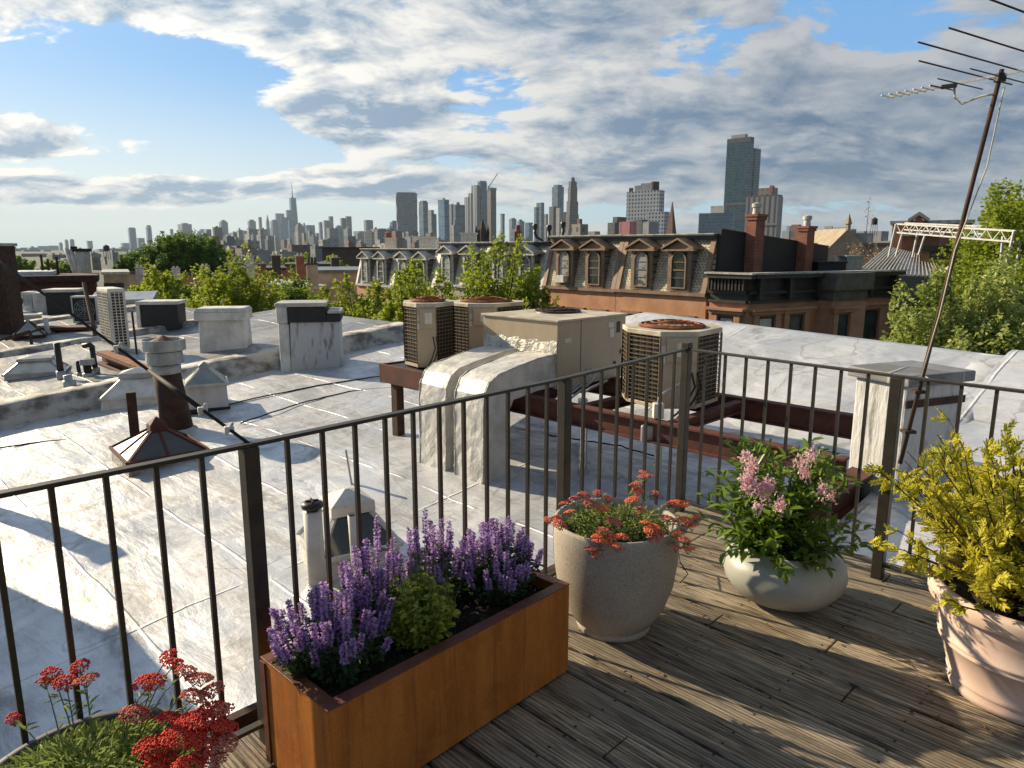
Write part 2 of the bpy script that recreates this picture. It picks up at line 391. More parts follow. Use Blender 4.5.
# ------------------------------------------------------------------ row houses under the roofs
def slab(name, label, p0, p1, q0, q1, a, mroof, mwall, lip=0.0):
    """one flat-roofed row house: masonry body with a sloping coated roof"""
    t = thing(name, label, 'row house', pq(p0,q0,0), rad(45), 'row houses on the near side of the street')
    L, Wd = p1-p0, q1-q0
    zt = lambda x: roofz(p0+x, a)
    g = MB(); g.hexa([(0,0,-14),(L,0,-14),(L,Wd,-14),(0,Wd,-14)], [(0,0,zt(0)-.12),(L,0,zt(L)-.12),(L,Wd,zt(L)-.12),(0,Wd,zt(0)-.12)])
    g.build('wall', mwall, t)
    nx, ny = 44, 24; vs=[]; fs=[]
    rs = np.random.RandomState(int(q0*10)+500)
    ph = rs.uniform(0,6,4)
    for i in range(nx+1):
        for j in range(ny+1):
            x = L*i/nx; y = Wd*j/ny
            dzv = .018*math.sin(x*1.9+ph[0]+y*.7)+.014*math.sin(y*2.3+ph[1]-x*.5)+.010*math.sin(x*4.1+y*3.3+ph[2])
            e = min(i,nx-i,j,ny-j); 
            vs.append((x,y,zt(x)+(dzv if e>0 else 0)))
    for i in range(nx):
        for j in range(ny): 
            b = i*(ny+1)+j; fs.append((b,b+ny+1,b+ny+2,b+1))
    g = MB(); g.add(vs,fs); g.build('roof', mroof, t, smooth=True)
    return t, zt
MT['bwall'] = mat_brick('row_house_brick', (.16,.055,.035), (.12,.045,.03), (.12,.11,.10))
tA, zA = slab('row_house', 'near row house with the wide silver roof right behind the railing', -9, 11.0, 1.9, 14.0, RA, MT['roofA'], MT['bwall'])
# front of that roof rises to a coped parapet
g = MB(); n=26; vs=[]; fs=[]
rs = np.random.RandomState(3)
for i in range(n+1):
    y = 6.0 + i*0 ; q = 1.9+ (9.4-1.9)*i/n - 1.9
    wob = lambda s: .03*math.sin(i*.9+s)+.02*math.sin(i*2.1+s*2)
    row = [(8.1+9+wob(1), roofz(8.1)-.02), (8.6+9, roofz(8.6)+.10+wob(2)), (10.2+9, .02+.034*(q+1.9)+wob(3)*.6), (11.0+9, .16+.040*(q+1.9)+wob(4)*.3), (11.25+9,.17+.040*(q+1.9)), (11.27+9,-.6)]
    fade = min(1.0, max(0.0, (9.4-(q+1.9))/1.6)); 
    for x,z in row:
        zb = roofz(x-9)-.03; vs.append((x, q, zb+(z-zb)*fade if x < 20.26 else z))
for i in range(n):
    for j in range(5): b=i*6+j; fs.append((b,b+1,b+7,b+6))
g.add(vs,fs); g.build('front_parapet', MT['roofW'], tA, smooth=True)
slab('row_house', 'second row house to the left, grey roof carrying the slim double fan unit', -9, 10.2, 14.0, 20.0, RB, MT['roofB'], MT['bwall'])
slab('row_house', 'third row house to the left, roof behind the black topped bulkhead', -9, 9.0, 20.0, 26.0, RC, MT['roofC'], MT['bwall'])
slab('row_house', 'fourth row house to the left, dull roof in front of the maroon shed', -9, 8.6, 26.0, 32.0, RD, MT['roofB'], MT['bwall'])
slab('row_house', 'farthest row house on the left, mostly hidden by the maroon shed', -9, 8.6, 32.0, 44.0, RD-.1, MT['roofC'], MT['bwall'])
tR, zR = slab('row_house', 'row house on the right edge with bright silver roof behind the golden shrub', 2.2, 11.0, -9.0, 1.9, -.95, MT['roofW'], MT['bwall'])
g = MB(); vs=[]; fs=[]
for i in range(n+1):
    q = 10.9*i/n
    wob = lambda s: .02*math.sin(i*.8+s)
    row = [(8.6-2.2+wob(1), roofz(8.6,-.95)-.02), (9.3-2.2, .02+wob(2)), (10.4-2.2,.26+wob(3)), (11.0-2.2,.33), (11.25-2.2,.34), (11.27-2.2,-.6)]
    for x,z in row: vs.append((x,q,z))
for i in range(n):
    for j in range(5): b=i*6+j; fs.append((b,b+1,b+7,b+6))
g.add(vs,fs); g.build('front_parapet', MT['roofW'], tR, smooth=True)
# low party walls between the roofs, coated over
def party(name, label, q, w, p0, p1, fa, m, skew=0.0, drop=.35):
    rs = np.random.RandomState(int(q*7)); n = int((p1-p0)*3); g = MB(); vs=[]; fs=[]
    for i in range(n+1):
        p = p0+(p1-p0)*i/n; e = rs.uniform(-.02,.02,4)
        z = fa(p); qq = q+skew*(p-p0)/(p1-p0)
        a = pq(p, qq-w*.75+e[0], z-drop); b = pq(p, qq-w*.5+e[1], z+e[2]*.6); b2=pq(p, qq-w*.38, z+.03+e[2]*.6); c = pq(p, qq+w*.4, z+.03+e[3]*.5); d = pq(p, qq+w*.8, z-drop)
        vs += [a,b,b2,c,d]
    for i in range(n):
        for j in range(4): o=i*5+j; fs.append((o,o+5,o+6,o+1))
    g.add(vs,fs)
    return tag(g.build(name, m, smooth=True), label, 'party wall')
MT['wallstain'] = M('stained_parapet_coating', (.50,.49,.46), (.15,.14,.13), .75, .05, 2.6, (1,1,1.6), lohi=(.36,.6), bump=.7, bscale=10, bdist=.04)
party('party_wall', 'low coated party wall ending at the chimney with the black band', 14.0, .5, -8, 10.0, lambda p: roofz(p,RB)+.04, MT['wallstain'], -.4, .42)
party('party_wall', 'low grey party wall running behind the slim double fan unit', 19.7, .45, -8, 9.0, lambda p: roofz(p,RC)+.12, MT['wallstain'], .0, .3)
party('party_wall', 'farther low party wall behind the small triangular skylight', 25.8, .45, -6, 9.0, lambda p: roofz(p,RD)+.12, MT['wallstain'])
party('party_wall', 'thick silver coated party wall meeting the chimney behind the antenna mast', 1.9, .62, 7.0, 11.2, lambda p: -.42+.15*(p-6.9), MT['roofW'], .3, .9)
# our own building below the deck
g = MB(); g.b2(-14, 3.78, -14, 2.05, -14, -.34)
t = thing('host_building', 'brick building carrying the wooden roof deck, seen just below the deck edge', 'building', (0,0,0), rad(45)); g.build('wall', MT['bwall'], t)
# off to the left: stair bulkhead and a stub stack, whose shadows lie on the silver roof
sh = onroof(0, 583); sd = Vector((sdir.x, sdir.y, 0)).normalized()
c0 = sh + sd*2.7
ppb = ((c0.x+c0.y)*K, (c0.y-c0.x)*K)
t = thing('stair_bulkhead', 'grey stair bulkhead with a rusty door standing at the far left of the silver roof', 'bulkhead', pq(ppb[0]-2.2, ppb[1]-2.6, roofz(ppb[0]-1)), rad(45))
g = MB(); g.b2(0,2.2,0,2.6,-.3,2.3); g.build('wall', MT['wallstain'], t); g = MB(); g.b2(-.1,2.27,-.1,2.7,2.3,2.4); g.build('roof', MT['roofB'], t)
g = MB(); g.b2(.6,1.4,-.04,-.005,0,2.0); g.build('door', MT['rust'], t)
tip = onroof(131,563); b0 = tip + sd*3.3
t = thing('stub_stack', 'square plastered flue stack at the far left of the silver roof beside the bulkhead', 'chimney', (b0.x,b0.y,roofz((b0.x+b0.y)*K)-.1), rad(45))
g = MB(); g.box(0,0,.72,.2,.2,1.5); g.build('stack', MT['wallstain'], t); g = MB(); g.box(0,0,1.5,.26,.26,.08); g.build('cap', MT['galv'], t)
# ------------------------------------------------------------------ wooden deck
def mat_deck():
    m, nt, out = newmat('weathered_deck_boards'); k = N(nt); co = k.coord(); x,y,z = k.sep(co)   # local x = p (across boards), y = q (along)
    bi = k.math('FLOOR', k.math('DIVIDE', x, .142)); wn = k.n('TexWhiteNoise', noise_dimensions='1D'); k.l(bi, wn.inputs['W'])
    off = k.math('MULTIPLY', wn.outputs[0], 40)
    v = k.comb(x, k.math('ADD', y, off), z)
    grain = k.noise(k.map(v,(40,1.3,1)), 2.0, 7, .65, .6)
    fine = k.noise(k.map(v,(120,3.0,1)), 2.0, 5, .6, .2)
    patch = k.noise(k.map(v,(3,1,1)), 1.6, 5, .6, .5)
    col = k.mix(k.rng(grain,.36,.66), (.060,.042,.028), (.62,.47,.30))
    col = k.mix(k.math('MULTIPLY', k.rng(patch,.42,.66), .6), col, (.66,.57,.43))
    col = k.mix(k.math('MULTIPLY', k.rng(fine,.50,.62), .8), col, (.018,.014,.011))
    col = k.mix(k.math('MULTIPLY', wn.outputs[0], .55), col, (.15,.125,.10))
    sx = k.math('SUBTRACT', k.math('ABSOLUTE', k.math('SUBTRACT', k.math('FRACT', k.math('DIVIDE', x, .142)), .47)), .27)
    sy = k.math('SUBTRACT', k.math('FRACT', k.math('ADD', k.math('DIVIDE', y, .405), k.math('MULTIPLY', wn.outputs[0], .03))), .5)
    sd = k.math('SQRT', k.math('ADD', k.math('POWER', k.math('MULTIPLY', sx, .142), 2), k.math('POWER', k.math('MULTIPLY', sy, .405), 2)))
    col = k.mix(k.rng(sd, .0075, .0035), col, (.02,.018,.016))
    kn = k.n('TexVoronoi'); k.l(k.map(v,(4.5,1.6,1)), kn.inputs['Vector']); kn.inputs['Scale'].default_value = 1.0
    col = k.mix(k.math('MULTIPLY', k.rng(kn.outputs['Distance'], .10, .03), .8), col, (.05,.03,.02))
    rdg = k.math('ABSOLUTE', k.math('SUBTRACT', k.math('FRACT', k.math('DIVIDE', x, .0158)), .5))
    groove = k.rng(rdg, .34, .48)
    col = k.mix(k.math('MULTIPLY', groove, .28), col, (.02,.016,.012))
    h = k.math('ADD', k.math('ADD', k.math('MULTIPLY', grain, .9), k.math('MULTIPLY', fine, .5)), k.math('MULTIPLY', groove, -.55))
    k.bsdf(out, col, .72, 0, k.bump(h, 1.0, .009), .35); return m
MT['deck'] = mat_deck()
g = MB(); p = -3.0; rs = np.random.RandomState(5)
while p < 3.84:
    q1 = 2.20+ .1*max(0,(p-.5))/3.3
    q0 = -5.0
    cuts = [q0]+sorted(rs.uniform(-4,1.6,2).tolist())+[q1]
    for a,b in zip(cuts[:-1], cuts[1:]):
        dz_ = rs.uniform(-.003,.003); tl = rs.uniform(-.0015,.0015)
        g.hexa([(p,a+.003,-.035),(p+.1315,a+.003,-.035),(p+.1315,b-.003,-.035),(p,b-.003,-.035)],
               [(p,a+.003,dz_-tl),(p+.1315,a+.003,dz_+tl),(p+.1315,b-.003,dz_+tl),(p,b-.003,dz_-tl)])
    p += .142
deck = tag(g.build('deck', MT['deck'], rz=rad(45), bevel=.004), kind='structure')
g = MB(); g.b2(-3,3.86,2.33,2.37,-.24,-.02); g.b2(3.87,3.91,-5,2.37,-.24,-.02); g.b2(-3,3.8,-5,2.2,-.30,-.26)
for i in range(9): g.b2(-3+i*.8,-2.95+i*.8,-5,2.3,-.22,-.05)
tag(g.build('deck_frame', MT['rust_dark'], rz=rad(45)), kind='structure')

# ------------------------------------------------------------------ railing
rail_pts = [(-2.75,.22),(-1.28,1.69),(-.829,2.156),(.252,3.323),(1.075,4.325),(1.865,3.378),(2.52,2.64),(3.9,1.15)]
RH = 1.05
t = thing('metal_railing', 'dark brown metal railing with thin balusters round the wooden deck', 'railing', (0,0,0))
V2 = lambda a,z: Vector((a[0],a[1],z))
segs = [(0,2),(2,3),(3,4),(4,5),(5,7)]
def seg_bits(a, b, nb, ofs=0.0):
    a3, b3 = V2(a,RH), V2(b,RH)
    g = MB(); g.bar(a3-Vector((0,0,.006)), b3-Vector((0,0,.006)), .034, .013); g.build('top_rail', MT['metal_dark'], t, bevel=.002)
    g = MB(); g.bar(V2(a,.075), V2(b,.075), .03, .014); g.build('bottom_rail', MT['metal_dark'], t, bevel=.002)
    for i in range(1, nb):
        c = a3.lerp(b3, i/nb-ofs); g = MB(); g.box(c.x, c.y, (RH-.012+.08)/2, .0145, .0145, RH-.012-.08, rad(45)); g.build('baluster', MT['metal_dark'], t)
seg_bits((-2.75,.22), (-.829,2.156), 21, .0065)
seg_bits((-.829,2.156), (.252,3.323), 12)
seg_bits((.252,3.323), (1.075,4.325), 8)
seg_bits((1.075,4.325), (1.865,3.378), 9)
seg_bits((1.865,3.378), (3.9,1.15), 22)
for (x,y),w,h in (((-.829,2.156),.05,RH-.012),((.252,3.323),.05,RH-.013),((1.075,4.325),.05,RH+.035),((1.865,3.378),.052,RH-.012),((-2.75,.22),.05,RH-.012),((3.9,1.15),.05,RH-.012)):
    g = MB(); g.box(x,y,(h-.28)/2,w,w,h+.28,rad(45))
    po = g.build('post', MT['metal_dark'], t, bevel=.003)
# guy wire off the left post
A0 = Vector((-.829,2.156,RH)); B0 = at(0,262,3.05); dirw = (B0-A0)
t = thing('guy_wire', 'black guy wire running from the left railing post up to the left', 'cable', A0)
g = MB(); g.tube([(0,0,0), dirw*2.2], .0055, 6); g.build('cable', MT['wire'], t, smooth=True)
e_=dirw*2.2; g = MB(); g.tube([(e_.x,e_.y,-2.2),(e_.x,e_.y,e_.z+.12)], .025, 8); g.build('anchor_pole', MT['rust_dark'], t, smooth=True)
g = MB(); g.tube([dirw*.145, dirw*.33], .008, 8); g.build('turnbuckle', MT['wire'], t, smooth=True)
for f_ in (.058,.143,.45):
    g = MB(); c = dirw*f_; g.box(c.x,c.y,c.z,.03,.02,.02,rad(30)); g.tube([c+Vector((-.012,0,-.02)), c+Vector((.014,0,.022))],.006,6); g.build('clamp', MT['aluminium'], t, bevel=.003)

# ------------------------------------------------------------------ rooftop steel and air handling units
def ibeam(g, a, b, h, w=.12, ft=.018):
    a, b = Vector(a), Vector(b)
    up = Vector((0,0,1)); g.bar(a, b, .022, h-2*ft); g.bar(a+up*(h/2-ft/2), b+up*(h/2-ft/2), w, ft); g.bar(a-up*(h/2-ft/2), b-up*(h/2-ft/2), w, ft)
ZT = .02
t = thing('steel_dunnage', 'rust red steel beam frame carrying the beige units above the silver roof', 'steel frame', (0,0,0), rad(45))
g = MB(); ibeam(g, (5.70,1.95,ZT-.11), (5.70,7.75,ZT-.11), .22); g.build('beam', MT['rust'], t)
g = MB(); ibeam(g, (7.25,1.95,ZT-.11), (7.25,7.75,ZT-.11), .24); g.build('beam', MT['rust'], t)
g = MB(); ibeam(g, (4.95,2.0,ZT-.36), (7.4,2.0,ZT-.36), .26, .2); g.build('cross_beam', MT['rust'], t)
g = MB(); g.b2(4.8,5.25,1.8,2.25,-1.0,-.86); g.b2(4.9,5.15,1.88,2.14,-.86,ZT-.49); g.build('leg', MT['rust'], t)
g = MB(); g.b2(7.2,7.4,1.88,2.14,-.75,ZT-.49); g.build('leg', MT['rust'], t)
for q in (3.62, 4.7, 5.55, 6.75):
    g = MB(); ibeam(g, (5.76,q,ZT-.07), (7.2,q,ZT-.07), .12, .1); g.build('cross_beam', MT['rust'], t)
g = MB(); g.b2(5.42,5.46,6.75,7.92,-.12,.125); g.b2(5.42,7.3,7.92,7.96,-.12,.125); g.b2(5.46,7.3,6.75,6.79,-.12,.12); g.build('raised_curb', MT['rust'], t, bevel=.004)
g = MB(); g.b2(5.46,7.3,6.79,7.92,.085,.105); g.build('platform', MT['tar'], t)
for lx in (5.52,7.15):
    g = MB(); g.b2(lx,lx+.12,7.72,7.84,-.95,-.12); g.build('leg', MT['rust_dark'], t)

t = thing('rooftop_air_handler', 'large beige packaged air handler with two silver ducts on its left end', 'air handler', pq(6.17,5.42,ZT), rad(45))
g = MB(); g.b2(0,1.32,0,1.27,.0,.79); g.build('cabinet', MT['beige'], t, bevel=.006)
g = MB(); g.b2(-.02,1.34,-.02,1.29,.79,.815); g.build('lid', MT['beige_top'], t, bevel=.004)
g = MB(); g.lathe([(.0,.84),(.27,.84),(.30,.835),(.31,.816)],32,.85,.75); g.build('fan_cowl', MT['black'], t, smooth=True)
g = MB()
for a in range(12): g.bar((.85,.75,.848),(.85+.3*math.cos(a*PI/6),.75+.3*math.sin(a*PI/6),.843),.008)
for r in (.1,.17,.24,.30): g.tube([(.85+r*math.cos(a*PI/12),.75+r*math.sin(a*PI/12),.85) for a in range(25)],.004,5,False)
g.build('fan_guard', MT['rust_dark'], t)
MB().b2(.42,.425,-.004,0,.0,.79).build('panel_seam', MT['black'], t)
for (x0,x1,z0,z1,mm) in ((.955,1.06,.655,.72,'white'),(.98,1.07,.53,.64,'white'),(1.13,1.20,.58,.72,'black'),(.13,.24,.54,.59,'white')):
    MB().b2(x0,x1,-.006,-.001,z0,z1).build('sticker' if mm=='white' else 'access_plate', MT[mm], t)
g = MB(); g.tube([(1.24,-.004,.33),(1.24,-.02,.33)],.03,12); g.tube([(1.1,-.004,.2),(1.1,-.015,.2)],.02,10); g.build('port', MT['black'], t)
g = MB()
for zq in (.76,): 
    for i in range(9): g.tube([(.05+i*.15,-.003,zq),(.05+i*.15,-.008,zq)],.007,6)
g.build('screw', MT['galv'], t)
def fine_grid(x, y0, y1, z0, z1, amp, seed):      # lumpy sheet on the end wall
    rs = np.random.RandomState(seed); ny, nz = 30, 12; vs=[]; fs=[]
    for i in range(ny+1):
        for j in range(nz+1):
            e = 0 if i in (0,ny) or j in (0,nz) else 1
            vs.append((x-(.006+amp*rs.rand()*e), y0+(y1-y0)*i/ny, z0+(z1-z0)*j/nz+(.015*math.sin(i*.9) if j==nz else 0)))
    for i in range(ny):
        for j in range(nz): b=i*(nz+1)+j; fs.append((b,b+1,b+nz+2,b+nz+1))
    g = MB(); g.add(vs,fs); return g
fine_grid(0,.01,1.26,.02,.56,.014,2).build('flashing', MT['flash'], t, smooth=True)
prof = [(0.02,.42),(-.30,.40),(-.72,.33),(-.93,.29),(-1.06,.22),(-1.14,.08),(-1.16,-.10),(-1.16,-.5),(-1.17,-.98),(-.78,-.98),(-.77,-.5),(-.76,-.12),(-.70,-.02),(-.3,.03),(.02,.04)]
def duct(y0, y1, seed):
    rs = np.random.RandomState(seed); pts=[]; n=len(prof)
    fine=[]
    for i in range(n-1):
        a,b = Vector(prof[i]+(0,)), Vector(prof[i+1]+(0,)); m_ = max(1,int((b-a).length/.09))
        for j in range(m_): fine.append(a.lerp(b,j/m_))
    fine.append(Vector(prof[-1]+(0,)))
    g = MB(); vs=[]; fs=[]; ys = [y0,y0+.02]+[y0+.02+(y1-y0-.04)*j/5 for j in range(1,5)]+[y1-.02,y1]
    m_=len(fine); c=len(ys)
    for i,pnt in enumerate(fine):
        for j,y in enumerate(ys):
            e = .006 if 0<j<c-1 else 0.0
            ins = .006 if j in (0,c-1) else 0.0
            cx,cz = -.4,-.2
            d = Vector((pnt.x-cx,pnt.y-cz)); 
            nrm = Vector((-.1,0)) if False else d.normalized()
            vs.append((pnt.x - nrm.x*ins + rs.uniform(-e,e), y+rs.uniform(-.004,.004), pnt.y - nrm.y*ins + rs.uniform(-e,e)))
    for i in range(m_-1):
        for j in range(c-1): b=i*c+j; fs.append((b,b+1,b+c+1,b+c))
    # side cheeks: match outer and inner outline points
    h_out = [i for i,p_ in enumerate(fine)]
    half = next(i for i,p_ in enumerate(fine) if p_.y < -.97 and p_.x > -1.0)
    outer = list(range(0,half)); inner = list(range(half,m_))[::-1]
    for j,flip in ((0,False),(c-1,True)):
        L = max(len(outer),len(inner))
        prev=None
        for s_ in range(L):
            a = outer[min(len(outer)-1, round(s_*(len(outer)-1)/(L-1)))]*c+j; b = inner[min(len(inner)-1, round(s_*(len(inner)-1)/(L-1)))]*c+j
            if prev and (prev[0]!=a or prev[1]!=b):
                f_ = [prev[0],a,b,prev[1]] if not flip else [prev[1],b,a,prev[0]]
                f_ = [x for i_,x in enumerate(f_) if x not in f_[:i_]]
                if len(f_)>2: fs.append(tuple(f_))
            prev=(a,b)
    g.add(vs,fs); return g
duct(.03,.50,1).build('duct', MT['duct'], t, smooth=False)
duct(.66,1.14,2).build('duct', MT['duct'], t, smooth=False)
rs = np.random.RandomState(9)
for y_ in (.03,.50,.66,1.14):
    pts=[]
    for a_,b_ in zip(prof[0:8],prof[1:9]):
        for j in range(5): f_=j/5; pts.append((a_[0]+(b_[0]-a_[0])*f_+rs.uniform(-.002,.002), y_+rs.uniform(-.002,.002), a_[1]+(b_[1]-a_[1])*f_+rs.uniform(-.002,.002)))
    g=MB(); g.tube(pts,[.007+rs.uniform(-.002,.003) for _ in pts],6); g.build('seam', MT['flash'], t, smooth=True)

def condenser(label, loc, rz, sc, group='condenser units on the steel frame'):
    t = thing('condenser_unit', label, 'air conditioner', loc, rz, group); t.scale = sc
    fp = [(-.19,0),(.19,0),(.54,.40),(.54,.72),(.22,1.0),(-.22,1.0),(-.46,.72),(-.46,.38)]
    H = .78
    ins = [(x*.955, .5+(y-.5)*.955) for x,y in fp]
    MB().prism(ins,.04,H-.02).build('coil', MT['coil'], t)
    g = MB(); g.prism(fp,0,.04); g.build('base_pan', MT['beige'], t, bevel=.005)
    g = MB(); g.prism([(x*1.015,.5+(y-.5)*1.015) for x,y in fp],H-.02,H+.035); g.build('top_cover', MT['beige_top'], t, bevel=.008)
    g = MB(); n = len(fp)
    for i in range(1,n):
        a, b = Vector(fp[i]+(0,)), Vector(fp[(i+1)%n]+(0,)); L = (b-a).length
        for j in range(15):
            z = .075+(H-.12)*j/14; g.bar(a+Vector((0,0,z)), b+Vector((0,0,z)), .0042, .007)
        m_ = max(2,int(L/.085))
        for j in range(m_+1):
            c = a.lerp(b,j/m_); g.bar(c+Vector((0,0,.04)), c+Vector((0,0,H-.02)), .005 if 0<j<m_ else .02)
    g.build('wire_grille', MT['grille'], t)
    g = MB(); g.b2(-.185,.185,-.012,.03,.02,H-.012); g.build('service_panel', MT['beige'], t, bevel=.006)
    g = MB(); g.b2(-.13,.17,-.05,-.012,.50,H-.03); g.build('service_box', MT['beige'], t, bevel=.01)
    MB().b2(-.03,.11,-.055,-.0505,.56,.70).build('sticker', MT['white'], t)
    MB().b2(-.178,-.135,-.018,-.0125,.60,.67).build('sticker', MT['white'], t)
    MB().b2(-.178,-.135,-.018,-.0125,.49,.56).build('sticker', MT['white'], t)
    g = MB()
    for r,z in ((.33,H+.045),(.29,H+.065),(.22,H+.085),(.15,H+.095),(.08,H+.10)): g.tube([(.03+r*math.cos(a*PI/16),.5+r*math.sin(a*PI/16),z) for a in range(33)],.008,6,False)
    for a in range(16): g.bar((.03,.5,H+.10),(.03+.33*math.cos(a*PI/8),.5+.33*math.sin(a*PI/8),H+.045),.007)
    g.lathe([(.34,H+.03),(.36,H+.05),(.33,H+.07)],32,.03,.5); g.build('fan_guard', MT['rust_bright'], t)
    g = MB()
    for o_ in (0,.06): g.tube([(.12+o_,-.06,.40),(.16+o_,-.08,.25),(.08+o_,-.10,.10),(-.02+o_,-.12,-.02),(-.06+o_,-.06,-.08)],.011,7)
    g.build('pipe', MT['wire'], t, smooth=True)
    return t
c3 = condenser('beige condenser with rusty fan guard standing alone right of the big air handler', (1.69,7.12,ZT+.01), 0, (1,1,.98))
copy_thing(c3, (-1.10,9.12,.13), rad(6), 'leftmost tan condenser, rusty top, at the end of the steel frame', scale=(.66,.8,1.02))
copy_thing(c3, (-.40,9.72,.13), rad(0), 'middle tan condenser squeezed between the leftmost condenser and the air handler', scale=(1.04,.85,.96))

# conduits with switch boxes standing in front of the beam
def conduit(u, label, v0, vb, bw):
    b = onroof(u, v0); t = thing('conduit_riser', label, 'conduit', b)
    H = at(u, vb, b.y).z-b.z
    g = MB(); g.tube([(0,0,-.05),(0,0,H)],.016,8); g.tube([(.05,0,-.05),(.05,0,H-.02)],.012,8); g.box(.02,0,.03,.12,.1,.06); g.build('pipe', MT['galv'], t, smooth=False)
    g = MB(); g.b2(-.045,.055,-.05,.04,H,H+.15); g.build('junction_box', MT['white'] if bw else MT['galv'], t, bevel=.008)
    g = MB(); g.tube([(0,0,H+.15),(.02,0,H+.22),(.1,.05,H+.26),(.3,.25,H+.30)],.014,8); g.build('elbow', MT['galv'], t, smooth=True)
    return t, H
conduit(581,'left of the two grey conduit risers under the air handler, white box on top',474,412,True)
t, H = conduit(654,'right conduit riser below the lone condenser with white box and grey outlet',500,418,True)
MB().b2(-.16,-.03,-.06,.0,H-.24,H-.06).build('outlet_box', MT['galv'], t, bevel=.02)
# curved flexible lines from the RTU to the frame
b = pq(5.9,5.35,0)
t = thing('flexible_conduit', 'bundle of grey flexible lines looping down beside the air handler', 'conduit', b)
g = MB()
for i,o_ in enumerate((0,.05,.12)): g.tube([(.5+o_,.35,.25),(.42+o_,.2,.12),(.25+o_,.05,.02),(.12+o_,-.03,-.02-.02*i)],.013,8)
g.build('line', MT['galv'], t, smooth=True)

# antenna mast and roof chimney on the right
t = thing('chimney', 'wide silver coated chimney stack strapped to the leaning antenna mast', 'chimney', pq(6.07,1.70,-1.0), rad(22))
g = MB(); g.b2(.04,.70,0,.50,0,1.58); ch = g.build('stack', MT['streaked'], t, bevel=.02)
g = MB(); g.hexa([(-.01,-.05,1.58),(.75,-.05,1.58),(.75,.55,1.58),(-.01,.55,1.58)],[(-.01,-.05,1.67),(.75,-.05,1.67),(.75,.55,1.67),(-.01,.55,1.67)]); g.build('cap', MT['roofB'], t, bevel=.012)
g = MB(); g.b2(.03,.71,-.012,-.001,1.40,1.46); g.build('strap', MT['rust_dark'], t)
mb = Vector((3.03,5.33,.0)); mt = Vector((3.46,5.35,2.86))
t = thing('antenna_mast', 'thin rusty leaning pole holding the antenna beside the silver chimney', 'mast', mb)
up = (mt-mb)
g = MB(); g.tube([(0,0,0), up*1.012], .016, 10); g.build('pole', MT['rust_dark'], t, smooth=True)
for f_ in (.09,.20):
    g = MB(); c = up*f_; g.b2(c.x-.04,c.x+.05,c.y-.03,c.y+.05,c.z-.012,c.z+.012); g.build('bracket', MT['rust_dark'], t, bevel=.003)
cc = up*.235; g = MB(); g.tube([cc+Vector((.06*math.cos(a),.02+.04*math.sin(a),.01*math.sin(a*2))) for a in [i*.5 for i in range(13)]],.006,6,False); g.build('cord_loop', MT['ropewhite'], t)
t = thing('guy_line', 'pale thin cord hanging down beside the rusty antenna mast', 'cord', mb)
p0 = up*.97+Vector((.05,0,0)); p1 = at(955,250,5.3)-mb; p2 = at(921,378,5.2)-mb; p3 = up*.24
g = MB(); g.tube([p0, up*.78+Vector((.075,0,0)), p1, p1.lerp(p2,.5)+Vector((.012,0,0)), p2, p3], .0045, 6); g.build('cord', MT['ropewhite'], t, smooth=True)
Bv = Vector((.735,-.678,0)); Rv = Vector((.678,.735,0))
t = thing('rooftop_antenna', 'television antenna with long thin rods on top of the leaning mast', 'antenna', mt)
g = MB(); g.bar(Bv*-.74+Vector((0,0,-.05)), Bv*1.5+Vector((0,0,.10)), .018, .018); g.build('boom', MT['aluminium'], t)
bz = lambda s: -.05+.067*(s+.74)
Rv = Vector((.845,.535,0))
for s_,hl in ((-.129,.80),(.082,1.243),(.308,1.385),(.644,1.744),(.95,1.85),(1.3,1.95)):
    g = MB(); c = Bv*s_+Vector((0,0,bz(s_)+.018)); g.tube([c-Rv*hl, c+Rv*hl*.62],.0052,6); g.build('rod', MT['rust_dark'], t, smooth=True)
for s_,hl in ((-.36,.16),(-.24,.32),(.0,.42)):
    g = MB(); c = Bv*s_+Vector((0,0,bz(s_)-.012)); g.tube([c-Rv*hl, c+Rv*hl],.0045,6); g.build('rod', MT['rust_dark'], t, smooth=True)
for i in range(7):
    s_ = -.73+i*.055; g = MB(); c = Bv*s_+Vector((0,0,bz(s_))); g.tube([c-Rv*.085, c+Rv*.085],.006,6); g.build('director', MT['aluminium'], t, smooth=True)
for q_ in ((0,0,-.02,.06,.05,.06,0),(-.24,.2,-.035,.10,.03,.03,rad(-43)),(.15,-.12,.02,.08,.03,.03,rad(-43))): g = MB(); g.box(*q_); g.build('mount_clamp', MT['black'], t, bevel=.004)
g = MB(); g.tube([Bv*-.28+Vector((0,0,-.04)), Bv*-.27+Vector((0,0,-.12)), Bv*-.22+Vector((0,0,-.17)), Bv*-.1+Vector((0,0,-.13)), Vector((-.02,0,-.13))],.007,6); g.build('feed_cable', MT['ropewhite'], t, smooth=True)
